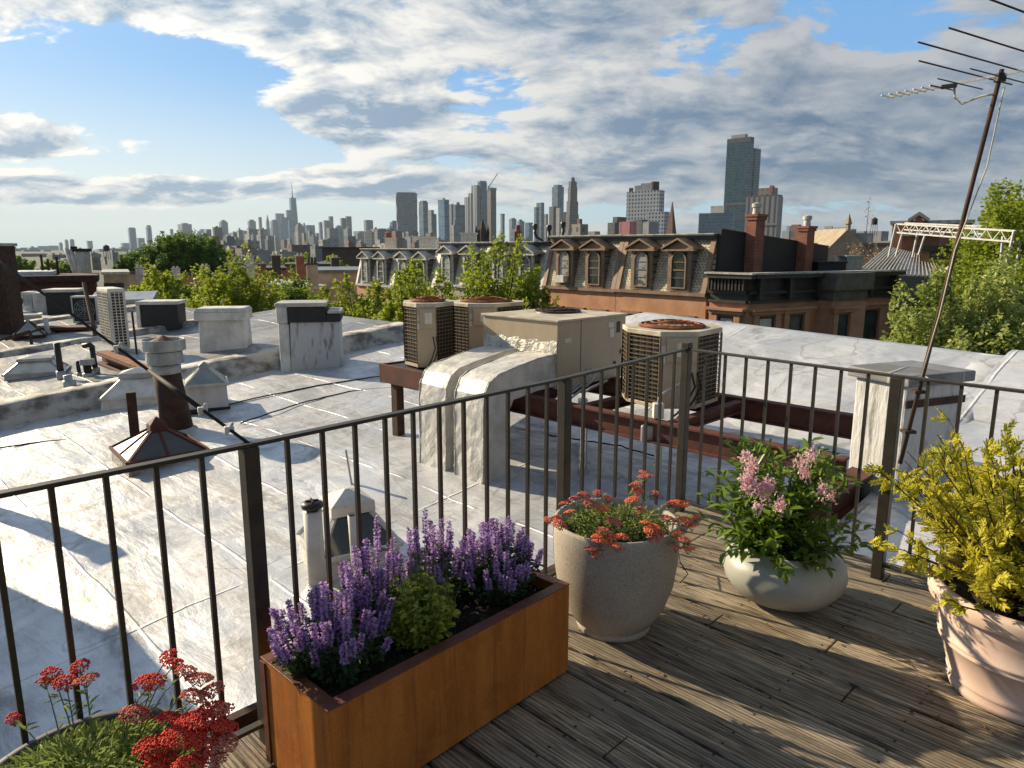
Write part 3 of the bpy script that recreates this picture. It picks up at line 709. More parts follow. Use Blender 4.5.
# ------------------------------------------------------------------ things on the roofs
def skylight(name, label, loc, rz, wx, wy, hc, hs, tf, mf, mp, mcap, caph=.12, ribs=0, pane_lit=None):
    t = thing(name, label, 'skylight', loc, rz)
    x, y = wx/2, wy/2
    g = MB(); g.hexa([(-x*1.05,-y*1.05,-.12),(x*1.05,-y*1.05,-.12),(x*1.05,y*1.05,-.12),(-x*1.05,y*1.05,-.12)],[(-x,-y,hc),(x,-y,hc),(x,y,hc),(-x,y,hc)]); g.build('curb', mf, t, bevel=.01)
    tx, ty = x*tf, y*tf; z0, z1 = hc, hc+hs
    B = [(-x-.02,-y-.02),(x+.02,-y-.02),(x+.02,y+.02),(-x-.02,y+.02)]; T = [(-tx,-ty),(tx,-ty),(tx,ty),(-tx,ty)]
    for i in range(4):
        j=(i+1)%4
        a,b,c,d = Vector(B[i]+(z0,)),Vector(B[j]+(z0,)),Vector(T[j]+(z1,)),Vector(T[i]+(z1,))
        n = (b-a).cross(d-a).normalized()*.008
        g = MB(); g.hexa([a-n,b-n,c-n,d-n],[a,b,c,d]); g.build('pane', (pane_lit if (pane_lit and i in (3,)) else mp), t)  # left pane can take a paler material: sunlight painted as colour
    g = MB()
    for i in range(4):
        j=(i+1)%4
        g.bar(B[i]+(z0,), T[i]+(z1,), .035); g.bar(B[i]+(z0+.01,), B[j]+(z0+.01,), .035)
        for r in range(ribs):
            f_=(r+1)/(ribs+1); a=Vector(B[i]+(z0,)).lerp(Vector(B[j]+(z0,)),f_); b=Vector(T[i]+(z1,)).lerp(Vector(T[j]+(z1,)),f_); g.bar(a,b,.03)
    g.build('glazing_bar', mcap if ribs else mf, t)
    g = MB(); k1=1.35; g.hexa([(a*k1-.0,b*k1,z1-.02) for a,b in T],[(a*k1*.98,b*k1*.98,z1+caph*.45) for a,b in T]); g.hexa([(a*k1*.98,b*k1*.98,z1+caph*.45) for a,b in T],[(a*.12,b*.12,z1+caph) for a,b in T]); g.build('cap', mcap, t, bevel=.006)
    return t
b = onroof(358,560); skylight('roof_skylight', 'small pyramid skylight with pale metal cap seen through the railing', (b.x-.10,b.y+.10,b.z), rad(32), .70,.64,.14,.32,.42, MT['offwhite'], MT['glass'], MT['white'], .17, pane_lit=MT['paleglass'])
b = onroof(160,458); skylight('roof_skylight', 'glass pyramid skylight with rusty red ribs and small red cap', (b.x,b.y,b.z), rad(40), .92,.92,.12,.28,.17, MT['wallstain'], MT['glass'], MT['rust'], .16, ribs=1, pane_lit=MT['paleglass'])
b = onroof(134,402); skylight('roof_skylight', 'wide skylight hood completely painted with silver coating', (b.x,b.y+.2,b.z), rad(20), 1.05,.85,.12,.32,.38, MT['duct'], MT['duct'], MT['galv'], .14)
b = onroof(202,410); t=skylight('roof_skylight', 'pale glass skylight with peaked roof behind the stout rusty flue', (b.x,b.y+.2,b.z), rad(25), .62,.62,.42,.25,.2, MT['offwhite'], MT['paleglass'], MT['galv'], .1)
g = MB(); g.b2(-.34,.34,-.34,.34,-.1,.05); g.build('base', MT['tar'], t)
b = onroof(38,374,RB); skylight('roof_skylight', 'low silver skylight on the second roof near the black pipe', (b.x,b.y,b.z), rad(25), .95,.8,.06,.24,.45, MT['galv'], MT['duct'], MT['galv'], .08)
b = onroof(30,338,RC); skylight('roof_skylight', 'small triangular skylight with brown frame at the far left', (b.x,b.y,b.z), rad(30), .7,.7,.08,.36,.1, MT['rust_dark'], MT['paleglass'], MT['galv'], .08)
b = onroof(26,320,RC); t = thing('roof_hatch', 'low silver roof hatch in front of the white equipment cabinet', 'hatch', b, rad(30)); MB().b2(-.42,.42,-.3,.3,-.05,.14).build('curb', MT['galv'], t); g=MB(); g.b2(-.46,.46,-.34,.34,.14,.2); g.build('lid', MT['offwhite'], t, bevel=.01)

# big flue
b = onroof(178,430); t = thing('flue_stack', 'stout rusty flue with a grey louvred metal cap', 'flue', b)
g = MB(); g.tube([(0,0,-.1),(-.05,0,.5),(-.10,0,.92)],[.235,.20,.19],20); g.build('pipe', MT['rust_dark'], t, smooth=True)
g = MB(); g.lathe([(.30,-.1),(.27,.02),(.21,.05)],24); g.build('flashing', MT['galv'], t, smooth=True)
g = MB(); g.lathe([(.195,.86),(.21,.88),(.21,1.0),(.19,1.01)],24,-.1,0); g.build('collar', MT['galv'], t, smooth=True)
g = MB(); g.lathe([(.0,1.01),(.26,1.01),(.245,1.18),(.235,1.19),(.29,1.20),(.30,1.21),(.295,1.36),(.28,1.36),(.26,1.30),(.0,1.28)],28,-.1,0); g.build('cap', MT['galv'], t, bevel=.003)
g = MB(); g.lathe([(.2,1.33),(.0,1.42)],12,-.1,0); g.lathe([(.2,1.33),(.0,1.30)],12,-.1,0); g.build('cone', MT['rust'], t)
b = onroof(135,436); t = thing('pipe_stub', 'brown square post standing left of the glass pyramid skylight', 'pipe', b); g=MB(); g.box(0,0,.3,.13,.13,.72,rad(30)); g.build('post', MT['rust_dark'], t, bevel=.004)
# white vent pipe near the rail, cap with black cover, and its thin neighbour
b = onroof(318,592); t = thing('vent_pipe', 'white vent pipe with black perforated cap just beyond the railing', 'vent pipe', b)
g=MB(); g.tube([(0,0,-.05),(-.01,0,.70)],.073,20); g.build('pipe', MT['white'], t, smooth=True)
g=MB(); g.lathe([(.16,-.03),(.12,.0),(.085,.06),(.075,.09)],24); g.build('flashing', MT['flash'], t, smooth=True)
g=MB(); g.lathe([(.0,.775),(.05,.78),(.083,.765),(.088,.745),(.083,.725),(.0,.725)],24,-.01,0); g.build('cap', MT['black'], t, smooth=True)
g=MB(); g.tube([(-.01,0,.69),(-.01,0,.73)],.05,12); g.box(-.01,0,.785,.1,.014,.012,.4); g.box(-.01,0,.785,.014,.1,.012,.4); g.build('cap_grate', MT['rust_dark'], t)
b = onroof(357,584); t = thing('thin_vent', 'thin white pipe standing in front of the small pyramid skylight', 'vent pipe', b)
g=MB(); g.tube([(0,0,-.05),(-.02,0,.60)],.032,14); g.build('pipe', MT['white'], t, smooth=True); g=MB(); g.tube([(-.02,0,.60),(-.02,0,.612)],.028,12); g.build('opening', MT['black'], t)
g=MB(); g.lathe([(.08,-.03),(.05,.02),(.035,.06)],18); g.build('flashing', MT['flash'], t, smooth=True)
b = onroof(352,486); t = thing('support_strap', 'short perforated metal strap standing behind the small pyramid skylight', 'strap', b)
g=MB(); g.bar((0,0,0),(-.05,0,.42),.045,.01); g.build('strap', MT['galv'], t)

# small pipes on the second roof
def pipe(u, vb, vt, r, m, label, a=RB, mid=None):
    b = onroof(u, vb, a); t = thing('roof_pipe', label, 'pipe', b); H = at(u, vt, b.y).z-b.z
    g=MB(); g.tube([(0,0,-.05),(-.02,0,H)], r, 12); g.build('pipe', m, t, smooth=True)
    g=MB(); g.tube([(0,0,-.04),(0,0,H*(mid or .25))], r*1.5, 12); g.build('collar', MT['galv'], t, smooth=True)
    return t, H
pipe(62,380,343,.055,MT['black'],'tall black pipe on a silver collar at the far left')
pipe(70,388,375,.07,MT['galv'],'short fat grey pipe right of the tall black pipe', mid=.6)
pipe(80,376,361,.035,MT['black'],'thin short black pipe between the tall pipe and the elbow vent')
t,H = pipe(89,377,360,.07,MT['rust_dark'],'grey capped stub vent left of the slim double fan unit'); MB().lathe([(.0,H+.04),(.12,H+.02),(.13,H-.08),(.1,H-.09)],14).build('cap', MT['galv'], t)
t,H = pipe(96,374,348,.05,MT['black'],'black elbow vent touching the foot of the double fan unit'); g=MB(); g.tube([(0,0,H),(-.05,0,H+.06),(-.18,0,H+.04)],.05,10); g.build('elbow', MT['black'], t, smooth=True)
pipe(48,334,318,.06,MT['offwhite'],'pale stub pipe on the third roof', RC)
b = onroof(64,331,RC); t = thing('plywood_sheet', 'flat rusty brown panel lying on the third roof', 'panel', b, rad(10)); MB().b2(-.75,.75,-.3,.3,.05,.13).build('panel', MT['rust'], t); MB().b2(-.6,.6,-.2,.2,.0,.05).build('batten', MT['rust_dark'], t)

# slim double fan unit on a rust beam
b = onroof(117,352,RB)
t = thing('double_fan_unit', 'slim white double fan unit with black grilles standing on a rusty beam', 'air conditioner', b+Vector((0,0,.12)), rad(-48))
W_, D_, H_ = .95,.34,1.30
g=MB(); g.b2(-W_/2,W_/2,-D_/2,D_/2,0,H_); g.build('cabinet', MT['offwhite'], t, bevel=.02)
for sy, x0, x1 in ((-1,-.44,-.02),(-1,.03,.44)):
    MB().b2(x0,x1,-D_/2-.004,-D_/2,.06,H_-.08).build('grille_recess', MT['black'], t)
    g=MB()
    for i in range(19): z=.08+(H_-.18)*i/18; g.b2(x0,x1,-D_/2-.012,-D_/2-.004,z-.006,z+.006)
    for i in range(5): x=x0+(x1-x0)*i/4; g.b2(x-.008,x+.008,-D_/2-.014,-D_/2-.006,.06,H_-.08)
    g.build('grille', MT['white'], t)
MB().b2(W_/2,W_/2+.004,-.12,.12,.06,H_-.08).build('grille_recess', MT['black'], t)
g=MB()
for i in range(19): z=.08+(H_-.18)*i/18; g.b2(W_/2+.004,W_/2+.012,-.12,.12,z-.006,z+.006)
for i in range(4): y=-.12+.24*i/3; g.b2(W_/2+.004,W_/2+.014,y-.008,y+.008,.06,H_-.08)
g.build('grille', MT['white'], t)
a1 = onroof(103,362,RB)+Vector((0,0,.1)); a2 = onroof(153,378,RB)+Vector((0,0,.02))
t2 = thing('rust_beam', 'bright rust coloured channel beam lying under the slim double fan unit', 'beam', a1)
g=MB(); ibeam(g,(0,0,0),a2-a1,.22,.30,.03); g.build('beam', MT['rust'], t2)
g=MB(); g.bar((0,0,.125),(a2-a1)+Vector((0,0,.125)),.22,.02); g.build('flange', MT['rust_bright'], t2)
q1 = at(132,312,b.y); q2 = at(139,372,b.y-.6)
t = thing('slanted_pole', 'thin dark pole leaning against the right side of the double fan unit', 'pole', q2); g=MB(); g.tube([(0,0,0),q1-q2],.022,8); g.build('pole', MT['rust_dark'], t)
q1 = at(84,283,19); q2 = at(95,330,17.5)
t = thing('slanted_pole', 'rusty leaning pole in front of the maroon shed', 'pole', q2); g=MB(); g.tube([(0,0,-.2),q1-q2],.05,8); g.build('pole', MT['rust_dark'], t)

# chimneys
def chimney(label, u0, u1, vb, vt, a, m, capm=None, dep=.6, rz=45, captype=None, sideu=0, edgem=None):
    b = onroof((u0+u1)/2, vb, a); Y = b.y; x0 = at(u0,vb,Y).x; x1 = at(u1,vb,Y).x; H = at(u0,vt,Y).z-b.z
    t = thing('chimney', label, 'chimney', (x0,Y,b.z), rad(rz)); w = (x1-x0)
    return t, w, H
# white chimney (second roof)
t,w,H = chimney('plain white plastered chimney, second from the left among the big ones', 200,248,352,309,RB,None,rz=8); H-=.05; w*=.93
g=MB(); g.hexa([(-.02,0,-.2),(w+.02,0,-.2),(w+.02,.62,-.2),(-.02,.62,-.2)],[(.02,.02,H),(w-.02,.02,H),(w-.02,.6,H),(.02,.6,H)]); g.build('stack', MT['offwhite'], t, bevel=.03)
g=MB(); g.b2(-.06,w+.03,-.05,.68,H-.20,H-.02); g.hexa([(-.07,-.06,H-.02),(w+.05,-.06,H-.02),(w+.05,.7,H-.02),(-.07,.7,H-.02)],[(-.03,0,H+.06),(w,0,H+.06),(w,.66,H+.06),(-.03,.66,H+.06)]); g.build('cap', MT['offwhite'], t, bevel=.02)
# streaked chimney with black band
t,w,H = chimney('streaked silver chimney with a black tar band below its white cap', 289,339,361,304,RB,None,rz=10)
t.location.y+=.55; t.location.x-=.12; t.location.z+=.02; H-=.14
g=MB(); g.hexa([(-.02,0,-.35),(w+.02,0,-.35),(w+.02,.75,-.35),(-.02,.75,-.35)],[(.0,.02,H-.28),(w,.02,H-.28),(w,.73,H-.28),(.0,.73,H-.28)]); g.build('stack', MT['streaked'], t, bevel=.02)
g=MB(); g.b2(-.03,w*.74,-.03,.76,H-.28,H+.02); g.b2(w*.74,w+.03,-.02,.75,H-.28,H-.12); g.build('tar_band', MT['tar'], t, bevel=.02)
g=MB(); g.b2(-.24,-.032,-.04,.76,H-.30,H+.03); g.b2(-.22,-.02,0,.75,-.35,H-.30); g.build('sunlit_side', MT['offwhite'], t, bevel=.03)  # left side whiter than the front: sunlight put into its colour
g=MB(); g.b2(-.26,w*.76,-.05,.79,H+.02,H+.10); g.b2(w*.76,w+.05,-.04,.78,H-.12,H-.06); g.build('cap', MT['silver'], t, bevel=.025)
# black topped bulkhead
t,w,H = chimney('squat black tarred chimney with pale painted edges beside the double fan unit', 142,180,332,303,RC,None,rz=8); w*=.93
g=MB(); g.b2(0,w,.0,.7,-.3,H-.05); g.build('stack', MT['tar'], t, bevel=.03)
g=MB(); g.b2(-.10,0,-.02,.72,-.3,H-.05); g.b2(-.1,w+.04,-.02,.74,H-.05,H+.04); g.build('painted_edge', MT['offwhite'], t, bevel=.02)
t,w,H = chimney('dark tarred bulkhead with a pale lid left of the small fan unit', 47,75,314,291,RD,None,rz=12)
g=MB(); g.b2(0,w,0,.9,-.3,H-.05); g.build('stack', MT['tar'], t, bevel=.03); g=MB(); g.b2(-.08,w+.05,-.06,.95,H-.05,H+.05); g.build('cap', MT['offwhite'], t, bevel=.02)
t,w,H = chimney('pair of white painted equipment boxes at the far left', 23,45,313,292,RD,None,rz=12); t.name='equipment_cabinet'; t['category']='cabinet'
g=MB(); g.b2(0,w*.42,0,.6,-.2,H); g.build('cabinet', MT['offwhite'], t, bevel=.03); g=MB(); g.b2(w*.5,w,-.1,.6,-.2,H-.03); g.build('cabinet', MT['offwhite'], t, bevel=.03); MB().b2(w*.08,w*.36,-.008,-.002,.25,H-.1).build('door', MT['galv'], t); g=MB(); g.b2(-.05,w*.5,-.3,0,-.2,.08); g.build('ledge', MT['offwhite'], t)
# small fan unit
b = onroof(86,323,RC-.0); t = thing('single_fan_unit', 'white condenser with a round black fan beside the double fan unit', 'air conditioner', (b.x,b.y,b.z), rad(8))
g=MB(); g.b2(-.36,.36,0,.32,0,.80); g.build('cabinet', MT['offwhite'], t, bevel=.02)
MB().b2(-.31,.31,-.006,0,.06,.74).build('recess', MT['tar'], t)
g=MB(); 
for r in (.08,.15,.22,.28): g.tube([(r*math.cos(a*PI/12),-.012,.4+r*math.sin(a*PI/12)) for a in range(25)],.008,5,False)
for a in range(8): g.bar((0,-.012,.4),(.29*math.cos(a*PI/4),-.012,.4+.29*math.sin(a*PI/4)),.012)
g.build('fan_guard', MT['galv'], t)
# roof lid plates behind the fan units (flat silver deck)
b = onroof(128,302,RC); t = thing('roof_platform', 'tilted silver sheet metal platform behind the double fan unit', 'platform', b, rad(20)); g=MB(); g.hexa([(-1.2,-.5,-.05),(.9,-.5,-.05),(.9,1.0,-.05),(-1.2,1.0,-.05)],[(-1.2,-.5,.12),(.9,-.5,.12),(.9,1.0,.34),(-1.2,1.0,.34)]); g.build('sheet', MT['galv'], t, bevel=.01)
# black mushroom vent
b = onroof(17,318,RC); t = thing('turbine_vent', 'black mushroom shaped vent at the far left edge', 'vent', b); g=MB(); g.lathe([(.14,-.05),(.14,.45),(.22,.47),(.24,.62),(.15,.72),(0,.74)],20); g.build('cowl', MT['black'], t, smooth=True)
# maroon shed
c = at(97,296,30); 
t = thing('maroon_shed', 'long dark maroon rooftop shed with flat roof at the far left', 'shed', (c.x,30,0), rad(29))
zb = roofz(4,RD)-.3; zt = at(97,275,30).z
g=MB(); g.b2(-9,0,0,3,zb-.3,zt-.28); g.build('wall', MT['rust'], t)
g=MB(); g.b2(-9.1,.12,-.15,3.1,zt-.28,zt); g.build('fascia', MT['rust_dark'], t, bevel=.02)
g=MB(); g.b2(-9,-1.5,.6,2.9,zt,zt+.16); g.build('roof', MT['roofW'], t)
# twin stacks behind it, thin poles, brick chimney at frame edge
c = at(73,270,33); t = thing('twin_flue', 'pair of tall pale flues leaning together above the maroon shed', 'flue', (c.x,33,c.z))
z0=at(73,249,33).z-c.z
g=MB(); g.tube([(.15,0,-.4),(-.2,0,z0+.02)],.10,12); g.tube([(.25,0,-.4),(.02,0,z0)],.09,12); g.build('pipe', MT['offwhite'], t, smooth=True)
g=MB(); g.b2(.25,.62,-.1,.4,-.4,z0-.12); g.build('stack', MT['galv'], t); g=MB(); g.b2(.15,.70,-.15,.45,z0-.12,z0+.02); g.b2(.05,.25,-.1,.1,z0,z0+.12); g.build('cap', MT['rust_dark'], t)
for u,v0,v1,lb in ((43,272,255,'thin dark pole above the left half of the maroon shed'),(49,272,259,'shorter dark pole right of the first one above the maroon shed'),(58,272,257,'dark pole nearest the pale twin flues above the maroon shed')):
    c = at(u,v0,31); t = thing('roof_pole', lb, 'pole', c); g=MB(); g.tube([(0,0,-.1),(0,0,at(u,v1,31).z-c.z)],.05,8); g.build('pole', MT['rust_dark'], t)
c = at(8,330,20); zt = at(8,246,20).z
t = thing('brick_chimney', 'dark brick chimney cut by the left edge of the photograph', 'chimney', (c.x,20,c.z-.5), rad(4))
MT['brickdark'] = mat_brick('dark_red_brick', (.17,.06,.04), (.12,.045,.032), (.14,.12,.11))
g=MB(); g.b2(-1.1,0,0,.8,0,zt-c.z+.5); g.build('stack', MT['rust_dark'], t); g=MB(); g.tube([(.12,-.1,-.3),(.10,-.1,1.7)],.05,8); g.build('pipe', MT['rust_dark'], t); g=MB(); g.b2(-1.15,.05,-.05,.85,zt-c.z+.5,zt-c.z+.58); g.build('cap', MT['galv'], t)
c = onroof(20,306,RD); t = thing('rusty_rack', 'low rusty pipe rack on the third roof at the left edge', 'pipe rack', c); g=MB()
a = at(-6,342,17)-c; b_ = at(30,331,17)-c; g.bar(a,b_,.05); g.bar(a+Vector((0,.4,0)),b_+Vector((0,.4,0)),.05); g.bar(b_,b_-Vector((0,0,.5)),.05); g.bar(a,a-Vector((0,0,.6)),.05); g.build('rack', MT['rust_dark'], t)
# round vents on the near roof, right of the bowl
for (u,v,lb,m,r) in ((848,560,'white dome shaped roof vent just beyond the railing','white',.11),(905,590,'grey round plate lying on the roof beyond the right railing post','galv',.17)):
    b = onroof(u,v+26); t = thing('roof_vent', lb, 'vent', b); g=MB(); g.lathe([(r*1.5,-.02),(r*1.2,.04),(r*1.05,.12),(r,.3 if m=='white' else .12),(r*.7,.34 if m=='white' else .14),(0,.36 if m=='white' else .15)],24); g.build('cowl', MT[m], t, smooth=True)
# ------------------------------------------------------------------ leaves and flowers
def leaf_arrays(P, Dr, Nm, L, Wd, fold=.25):
    """six-point folded leaves. P base points, Dr unit directions, Nm unit normals"""
    n = len(P); L = np.asarray(L).reshape(-1,1); Wd = np.asarray(Wd).reshape(-1,1)
    Sd = np.cross(Dr, Nm); Sd /= np.linalg.norm(Sd,axis=1,keepdims=True)+1e-9
    Nm2 = np.cross(Sd, Dr)
    up = Nm2*Wd*fold
    V = np.stack([P, P+Dr*L*.33+Sd*Wd*.46+up, P+Dr*L*.70+Sd*Wd*.36+up-Nm2*L*.05, P+Dr*L-Nm2*L*.12, P+Dr*L*.70-Sd*Wd*.36+up-Nm2*L*.05, P+Dr*L*.33-Sd*Wd*.46+up], 1).reshape(-1,3)
    o = np.arange(n).reshape(-1,1)*6
    F = np.concatenate([o+np.array([[0,1,2,3]]), o+np.array([[0,3,4,5]])],0)
    return V, F
def quad_arrays(P, Dr, Nm, L, Wd):
    n=len(P); L=np.asarray(L).reshape(-1,1); Wd=np.asarray(Wd).reshape(-1,1)
    Sd=np.cross(Dr,Nm); Sd/=np.linalg.norm(Sd,axis=1,keepdims=True)+1e-9
    V=np.stack([P,P+Dr*L*.5+Sd*Wd*.5,P+Dr*L,P+Dr*L*.5-Sd*Wd*.5],1).reshape(-1,3)
    return V, np.arange(n*4).reshape(-1,4)
def unit(a): return a/(np.linalg.norm(a,axis=1,keepdims=True)+1e-9)
def np_build(name, parts, m, parent, smooth=False):
    V = np.concatenate([p[0] for p in parts]); off=0; Fs=[]
    for v,f in parts: Fs.append(f+off); off += len(v)
    F = np.concatenate(Fs); k_ = F.shape[1]
    me = bpy.data.meshes.new(name); me.vertices.add(len(V)); me.vertices.foreach_set('co', V.astype(np.float32).ravel())
    me.loops.add(F.size); me.loops.foreach_set('vertex_index', F.astype(np.int32).ravel())
    me.polygons.add(len(F)); me.polygons.foreach_set('loop_start', (np.arange(len(F))*k_).astype(np.int32)); me.polygons.foreach_set('loop_total', np.full(len(F),k_,np.int32))
    me.update(calc_edges=True); me.materials.append(m)
    o = bpy.data.objects.new(name, me); COL.objects.link(o)
    if parent: o.parent = parent
    return o
_t = 2.0
OCT_V = np.array([(1,0,0),(-1,0,0),(0,1,0),(0,-1,0),(0,0,1),(0,0,-1)],float); OCT_F = np.array([(0,2,4),(2,1,4),(1,3,4),(3,0,4),(2,0,5),(1,2,5),(3,1,5),(0,3,5)])
def dots(P, r):
    n=len(P); r=np.asarray(r).reshape(-1,1,1)*np.ones((n,1,1))
    V=(P[:,None,:]+OCT_V[None]*r).reshape(-1,3); F=(np.arange(n)[:,None,None]*6+OCT_F[None]).reshape(-1,3)
    return V,F
MT['leaf_lilac'] = mat_leaf('lilac_leaf', (.17,.29,.04), (.06,.13,.025), .4, .35, (.35,.5,.05), 6)
MT['leaf_mint'] = mat_leaf('catmint_leaf', (.09,.15,.06), (.04,.085,.035), .3, .6, (.25,.38,.08), 8)
MT['leaf_lime'] = mat_leaf('lime_green_leaf', (.56,.58,.10), (.26,.34,.05), .4, .5, (.5,.6,.08), 8)
MT['leaf_yarrow'] = mat_leaf('feathery_leaf', (.34,.40,.11), (.15,.22,.05), .35, .6, (.4,.5,.12), 8)
MT['leaf_gold'] = mat_leaf('golden_cypress_spray', (.82,.70,.07), (.26,.33,.04), .4, .55, (.85,.78,.08), 5)
MT['stem'] = M('green_stem', (.12,.17,.05), (.08,.12,.04), .6, 0, 10)
MT['twig'] = M('brown_twig', (.10,.06,.035), (.05,.03,.02), .8, 0, 10)
MT['fl_purple'] = mat_leaf('purple_floret', (.66,.46,.80), (.40,.25,.56), .35, .6, (.75,.5,.9), 10)
MT['fl_calyx'] = mat_leaf('dark_calyx', (.20,.08,.20), (.10,.04,.11), .2, .6, (.2,.08,.2), 10)
MT['fl_pink'] = mat_leaf('pale_pink_floret', (.88,.66,.70), (.66,.38,.46), .35, .6, (.9,.6,.65), 10)
MT['fl_red'] = mat_leaf('deep_red_floret', (.90,.10,.06), (.60,.035,.025), .15, .6, (.7,.08,.05), 25)
MT['fl_redpink'] = mat_leaf('faded_red_floret', (.78,.30,.22), (.60,.12,.08), .15, .6, (.8,.3,.2), 25)
MT['fl_coral'] = mat_leaf('coral_floret', (1.0,.32,.15), (.85,.16,.07), .2, .6, (.9,.3,.15), 18)

# ------------------------------------------------------------------ planter with catmint
def mat_corten():
    m, nt, out = newmat('corten_steel'); k = N(nt); co = k.coord()
    a = k.noise(co, 5, 6, .65); b = k.noise(k.map(co,(3.5,3.5,.5)), 4, 6, .65, .3); c = k.noise(co, 160, 3, .6)
    col = k.mix(k.rng(b,.35,.65), (.42,.135,.02), (.56,.20,.034)); col = k.mix(k.math('MULTIPLY', k.rng(a,.5,.7), .38), col, (.22,.065,.016))
    col = k.mix(k.math('MULTIPLY', k.rng(c,.5,.7), .45), col, (.13,.04,.014))
    dr = k.noise(k.map(co,(14,14,.7)), 2.0, 5, .6, .1); bl = k.noise(co, 22, 5, .7)
    col = k.mix(k.math('MULTIPLY', k.rng(dr,.54,.70), .45), col, (.17,.05,.018)); col = k.mix(k.math('MULTIPLY', k.rng(bl,.52,.66), .30), col, (.62,.26,.06))
    k.bsdf(out, col, .62, .0, k.bump(k.math('ADD', a, k.math('MULTIPLY', c, .5)), .2, .003), .35); return m
MT['corten'] = mat_corten(); 
MT['corten_rim'] = M('dark_corten', (.16,.055,.03), (.10,.035,.022), .5, .1, 12, bump=.1)
PL = Vector((-.515,1.779,0)); pu = Vector((.737,.768,0)); a_pl = math.atan2(.768,.737)
t = thing('steel_planter', 'long rust orange steel planter box full of purple catmint', 'planter', PL, a_pl)
L_, W_, H_ = 1.064,.39,.38
g=MB(); g.b2(0,L_,0,.006,.012,H_-.004); g.b2(0,L_,W_-.006,W_,.012,H_-.004); g.b2(0,.006,.0062,W_-.0062,.012,H_-.004); g.b2(L_-.006,L_,.0062,W_-.0062,.012,H_-.004); g.b2(.01,L_-.01,.01,W_-.01,.012,.02)
g.build('box', MT['corten'], t, bevel=.0025)
g=MB(); r_=.042; g.b2(-.002,L_+.002,-.002,r_,H_-.004,H_); g.b2(-.002,L_+.002,W_-r_,W_+.002,H_-.004,H_); g.b2(-.002,r_,r_+.0005,W_-r_-.0005,H_-.004,H_); g.b2(L_-r_,L_+.002,r_+.0005,W_-r_-.0005,H_-.004,H_); g.build('rim', MT['corten_rim'], t, bevel=.0015)
g=MB(); g.b2(-.006,-.001,W_-.03,W_,.012,H_-.01); g.build('corner_fold', MT['corten_rim'], t)
def soil_patch(nx, ny, X, Y, z, amp, seed):
    rs=np.random.RandomState(seed); vs=[];fs=[]
    for i in range(nx+1):
        for j in range(ny+1): vs.append((X[0]+(X[1]-X[0])*i/nx, Y[0]+(Y[1]-Y[0])*j/ny, z+rs.uniform(-amp,amp)))
    for i in range(nx):
        for j in range(ny): b=i*(ny+1)+j; fs.append((b,b+ny+1,b+ny+2,b+1))
    g=MB(); g.add(vs,fs); return g
soil_patch(50,18,(.007,L_-.007),(.007,W_-.007),H_-.06,.014,4).build('soil', MT['soil'], t, smooth=False)

